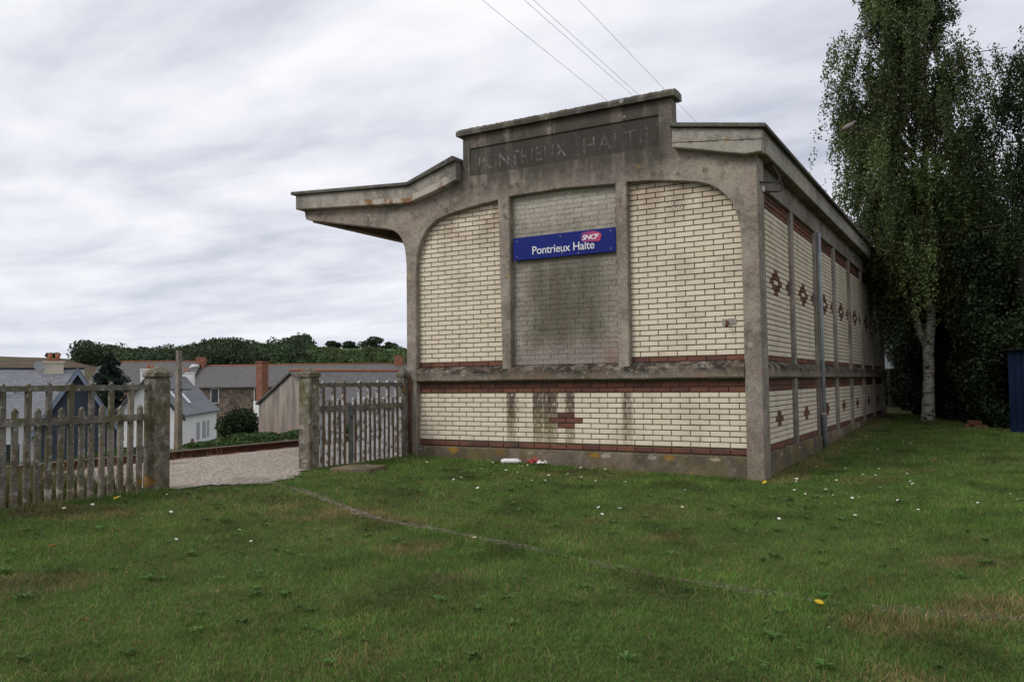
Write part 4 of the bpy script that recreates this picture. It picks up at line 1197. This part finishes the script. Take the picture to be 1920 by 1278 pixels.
def vnoise(x, y, s, seed):
    r_ = np.random.default_rng(seed); o = np.zeros_like(x)
    for k in range(7):
        a = r_.uniform(0, 6.28); f_ = s * r_.uniform(.6, 1.7)
        o += np.sin((np.cos(a) * x + np.sin(a) * y) * f_ + r_.uniform(0, 6.28) + 1.3 * np.sin((np.sin(a) * x - np.cos(a) * y) * f_ * .7))
    return o / 7
def on_lawn(x, y):
    e = np.vectorize(lawn_edge)(y)
    ok = x > e + .04 * np.sin(y * 17)
    ok &= ~((x > -.3) & (x < 4.64) & (y > -.05) & (y < 13.2))
    ok &= ~((x < -.25) & (y > -2.0))
    pd = path_dist(x, y)
    keep = rng.random(len(x)) < smooth01((pd - .005) / .06) + np.where(x > 3.4, smooth01((x - 3.4) / 1.6) * .85, .05)
    ok &= keep
    ok &= ~((x > .1) & (x < .56) & (y > -1.95) & (y < -1.58))
    ok &= ~((x > 7.0) & (y > 7.3))
    return ok
def scatter(r0, r1, dens):
    a0, a1 = R(30 - 45), R(30 + 45)
    n = int(.5 * (a1 - a0) * (r1 * r1 - r0 * r0) * dens)
    a = rng.uniform(a0, a1, n); r = np.sqrt(rng.uniform(r0 * r0, r1 * r1, n))
    x = CAM.x - np.sin(a) * r; y = CAM.y + np.cos(a) * r
    k = on_lawn(x, y) & (x > -.3) & (y < 14) 
    return x[k], y[k]
def lawn_colour(x, y):
    n = len(x)
    big = vnoise(x, y, 1.1, 3); mid = vnoise(x, y, 4.2, 5); fine = vnoise(x, y, 13., 8)
    g = np.array([.092, .200, .032]); yg = np.array([.160, .240, .048]); straw = np.array([.36, .27, .125]); dk = np.array([.058, .135, .028])
    t = np.clip(.38 + .35 * mid + .25 * rng.normal(size=n), 0, 1)[:, None]
    c = g * (1 - t) + yg * t
    d = (rng.random(n) < np.clip(.22 + .5 * vnoise(x, y, 2.1, 12), 0, .7))[:, None]
    c = np.where(d, c * .4 + dk * .6, c)
    s = np.clip(.10 + .40 * np.clip(big + .45 * fine - .05, 0, 1) + .05 * mid, .02, .7) * np.where(y > -3.4, .55, 1.)
    patch = smooth01((vnoise(x, y, 1.7, 41) + .5 * vnoise(x, y, 5.5, 43) - .28) / .3) * np.where(y < -3.2, 1., .45)
    s = np.clip(s + .62 * patch, 0, .88)
    s = np.where((x > 4.6) & (x < 4.98 + .1 * np.sin(y * 5)) & (y > -.25), .6, s)
    s = (rng.random(n) < s)[:, None]
    c = np.where(s, straw * rng.uniform(.55, 1.1, (n, 1)), c)
    lt = 1 + .26 * np.clip(vnoise(x, y, 6.5, 61) * 1.6, -1, 1) + .16 * np.clip(vnoise(x, y, 17., 62) * 1.6, -1, 1)
    c = c * lt[:, None]
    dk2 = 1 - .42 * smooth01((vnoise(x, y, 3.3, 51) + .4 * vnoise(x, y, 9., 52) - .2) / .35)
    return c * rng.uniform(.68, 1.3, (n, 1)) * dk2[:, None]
V, TRI, CC = [], [], []
off = 0
for r0, r1, dens, h0, w0, s2 in ((2.4, 4.6, 13500, .029, .0032, True), (4.6, 7.5, 8500, .030, .0046, False), (7.5, 11.5, 4000, .031, .0066, False), (11.5, 22, 1300, .034, .011, False)):
    x, y = scatter(r0, r1, dens)
    h = h0 * rng.uniform(.45, 1.3, len(x)) * (1 + .25 * vnoise(x, y, 2.6, 21))
    tall = rng.random(len(x)) < .022
    h = np.where(tall, h * 1.8, h)
    # longer fringe against the path edge, fence and plinth
    pd = path_dist(x, y)
    h = h * (1 + .5 * (pd < .25)) * np.where((y > -.3) & (x < 4.9) & (y < .3), 1.5, 1.) * np.where((x < -.0) & (y < -4.), 1.7, 1.)
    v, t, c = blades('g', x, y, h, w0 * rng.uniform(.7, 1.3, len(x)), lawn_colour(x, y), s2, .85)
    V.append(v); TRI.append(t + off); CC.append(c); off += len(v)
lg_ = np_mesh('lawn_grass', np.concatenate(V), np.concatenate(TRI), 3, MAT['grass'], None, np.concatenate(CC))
tag(lg_, 'short mown lawn grass with yellowed patches', 'grass', kind='stuff')
# broad-leaved weeds flat in the turf
P, Cw = [], []
V, L4, CC = [], [], []
k0 = 0
for k in range(420):
    r = math.sqrt(random.uniform(2.8 ** 2, 9.5 ** 2)); a = R(30 + random.uniform(-40, 40))
    x = CAM.x - math.sin(a) * r; y = CAM.y + math.cos(a) * r
    if not on_lawn(np.array([x]), np.array([y]))[0] or x < .1 or y > -.3: continue
    z = float(terrain_z(np.array(x), np.array(y)))
    nl = random.randint(6, 12); sz = random.uniform(.02, .055)
    cb = np.array([.085, .165, .04]) * random.uniform(.7, 1.35)
    for j in range(nl):
        b_ = random.uniform(0, 6.28); el = random.uniform(.2, .8)
        d = np.array([math.cos(b_), math.sin(b_), 0]); s = np.array([-math.sin(b_), math.cos(b_), 0]) * sz * .2
        p0 = np.array([x, y, z + .012]); p1 = p0 + d * sz * .55 + [0, 0, sz * el * .6]; p2 = p0 + d * sz + [0, 0, sz * el * .55]
        V += [p0, p1 + s, p2, p1 - s]; CC += [cb * .8, cb, cb * 1.15, cb]; L4 += [k0, k0 + 1, k0 + 2, k0 + 3]; k0 += 4
tag(np_mesh('lawn_weeds', np.array(V), np.array(L4), 4, MAT['grass'], None, np.array(CC)), 'small broad leaved weeds scattered through the lawn', 'weeds', kind='stuff')
# dry weeds along the track and behind the left fence
x1 = rng.uniform(-3.35, -2.75, 3800); y1 = rng.uniform(-14, 14, 3800)
k = vnoise(x1, y1, 1.6, 31) > -.05; x1, y1 = x1[k], y1[k]
x2 = rng.uniform(-2.6, -.32, 15000); y2 = rng.uniform(-9.5, -4.15, 15000)
k = rng.random(len(x2)) < np.clip(1.2 - (x2 + 2.6) * .12, .3, 1); x2, y2 = x2[k], y2[k]
x3 = rng.uniform(-8.5, -6.4, 14000); y3 = rng.uniform(-14, 22, 14000)
xs, ys = np.r_[x1, x2, x3], np.r_[y1, y2, y3]
hs = np.r_[rng.uniform(.06, .26, len(x1)), rng.uniform(.06, .26, len(x2)), rng.uniform(.03, .13, len(x3))]
t = rng.random((len(xs), 1))
cs_ = np.where(rng.random((len(xs), 1)) < np.r_[np.full(len(x1), .2), np.full(len(x2), .5), np.full(len(x3), .75)][:, None], np.array([.06, .10, .025]) * (.7 + t * .7), np.array([.26, .19, .10]) * (.5 + t * .6))
v, t, c = blades('d', xs, ys, hs, np.full(len(xs), .012), cs_, False, .35)
tag(np_mesh('trackside_weeds', v, t, 3, MAT['grass'], None, c), 'dry straw coloured weeds along the track and behind the fence', 'weeds', kind='stuff')
# tuft growing on the canopy roof
tp = rng.normal(0, .06, (60, 2))
v, t, c = blades('t', -.32 + tp[:, 0], .05 + tp[:, 1] * .7, rng.uniform(.04, .17, 60), np.full(60, .006), np.tile([.05, .06, .02], (60, 1)), False, .6, np.full(60, 3.955))
tag(np_mesh('roof_tuft', v, t, 3, MAT['grass'], None, c), 'small weed tuft growing in the valley of the canopy roof', 'weed', kind='stuff')

# daisies and dandelions
def flower_mesh(name, r, petals, cpet, ccen):
    v = [(0, 0, .0), (.0015, 0, 0), (0, .0015, 0)]; v = []
    f = []; mi = []
    for k in range(petals):
        a = 2 * math.pi * k / petals; w = 2 * math.pi / petals * .42
        b_ = len(v)
        v += [(math.cos(a - w) * r * .3, math.sin(a - w) * r * .3, .0), (math.cos(a - w) * r, math.sin(a - w) * r, .003), (math.cos(a + w) * r, math.sin(a + w) * r, .003), (math.cos(a + w) * r * .3, math.sin(a + w) * r * .3, .0)]
        f.append((b_, b_ + 1, b_ + 2, b_ + 3)); mi.append(0)
    b_ = len(v)
    v += [(math.cos(2 * math.pi * k / 6) * r * .36, math.sin(2 * math.pi * k / 6) * r * .36, .002) for k in range(6)] + [(0, 0, .006)]
    for k in range(6): f.append((b_ + k, b_ + (k + 1) % 6, b_ + 6)); mi.append(1)
    b_ = len(v)
    v += [(.0012, 0, 0), (-.0012, 0, 0), (-.0012, 0, -.06), (.0012, 0, -.06)]; f.append((b_, b_ + 1, b_ + 2, b_ + 3)); mi.append(2)
    me_ = bpy.data.meshes.new(name); me_.from_pydata(v, [], f)
    for c_ in (cpet, ccen, (.05, .1, .03)): me_.materials.append(simple(name + '_mat', c_, .7, .05, 5, 0))
    me_.polygons.foreach_set('material_index', mi)
    return me_
DM = flower_mesh('daisy', .0125, 8, (.8, .8, .78), (.6, .4, .03))
YM = flower_mesh('dandelion', .02, 11, (.70, .48, .015), (.65, .38, .01))
def flower(me_, name, x, y, label, cat, group, s=1.):
    if not on_lawn(np.array([x]), np.array([y]))[0]: return
    o = bpy.data.objects.new(name, me_); col.objects.link(o)
    o.location = (x, y, float(terrain_z(np.array(x), np.array(y))) + .036); o.scale = (s, s, 1)
    o.rotation_euler = (random.uniform(-.5, .5), random.uniform(-.5, .5), random.uniform(0, 6))
    tag(o, label, cat, group)
for cx, cy, sx, sy, n in ((5.8, -.1, .55, 1.0, 38), (5.2, 2.2, .35, 1.6, 16), (6.4, -1.3, .5, .7, 8), (.9, -1.1, .6, .5, 26), (2.4, -1.1, .9, .6, 20), (4.3, -2.2, 1.2, .9, 16), (1.5, -5.0, 1.2, .9, 12), (.1, -4.9, .3, .5, 5), (4.6, -6.2, 1.2, .8, 7)):
    for _ in range(n): flower(DM, 'daisy', random.gauss(cx, sx), random.gauss(cy, sy), 'tiny white daisy in the lawn', 'flower', 'daisies in the lawn', random.uniform(.8, 1.35))
for x, y, l_ in ((2.47, -2.99, 'lone yellow dandelion between worn path and middle of the wall'), (6.19, -4.16, 'yellow dandelion on the right just beyond the worn path'), (6.0, -4.75, 'yellow dandelion on the right just before the worn path'), (4.72, -.40, 'yellow dandelion at the foot of the corner pillar'),
                 (.30, -2.5, 'yellow dandelion at the foot of the fence post'), (-.12, -4.85, 'yellow dandelion close under the left fence'), (.10, -4.75, 'second yellow dandelion just right of the one under the left fence')):
    flower(YM, 'dandelion', x, y, l_, 'flower', 'dandelions', 1.2)
for k in range(7): flower(DM, 'daisy', 2.62 + random.gauss(0, .14), -.28 + random.gauss(0, .07), 'tiny white daisy in the lawn', 'flower', 'daisies in the lawn', 1.2)
# litter at the foot of the wall, fallen leaves
MAT['paper'] = simple('white_paper', (.72, .72, .72), .6, .1, 20, .3)
MAT['redpaper'] = simple('red_wrapper', (.55, .03, .035), .4, .3, 25, .3)
o = tube('plastic_bottle', [(1.36, -.20, .125), (1.39, -.20, .13), (1.58, -.17, .135), (1.60, -.168, .135), (1.625, -.164, .135)], [.028, .034, .034, .016, .014], MAT['paper'], None, 12)
tag(o, 'crushed white bottle lying against the foot of the wall', 'litter')
def crumple(name, c, s, mat, label):
    v, f = [], []
    n = 7
    for i in range(n):
        for j in range(n):
            v.append((c[0] + (i / (n - 1) - .5) * s[0] + random.gauss(0, .006), c[1] + (j / (n - 1) - .5) * s[1] + random.gauss(0, .006), c[2] + abs(random.gauss(0, s[2]))))
    for i in range(n - 1):
        for j in range(n - 1): f.append((i * n + j, (i + 1) * n + j, (i + 1) * n + j + 1, i * n + j + 1))
    o = mesh(name, v, f, mat)
    md = o.modifiers.new('thick', 'SOLIDIFY'); md.thickness = .002
    tag(o, label, 'litter')
crumple('wrapper', (1.80, -.19, .125), (.12, .09, .03), MAT['redpaper'], 'crumpled red wrapper beside the white bottle at the wall')
crumple('paper_scrap', (1.90, -.17, .12), (.16, .09, .02), MAT['paper'], 'crumpled pale paper right of the red wrapper')
for k, (x, y, l_) in enumerate(((2.75, -6.75, 'orange fallen leaf near the bottom left of the lawn'), (1.35, -6.1, 'orange fallen leaf on the far left of the lawn'), (5.05, -6.95, 'reddish fallen leaf at the bottom middle of the lawn'))):
    z = float(terrain_z(np.array(x), np.array(y))) + .05
    o = mesh('fallen_leaf', [(0, 0, 0), (.03, .018, .008), (.075, 0, .016), (.03, -.018, .012), (.03, 0, .002)], [(0, 4, 1), (1, 4, 2), (2, 4, 3), (3, 4, 0)], simple('orange_leaf', (.42, .11, .03), .8, .2, 30, .1))
    o.location = (x, y, z); o.rotation_euler = (0, 0, k * 1.3)
    tag(o, l_, 'leaf')
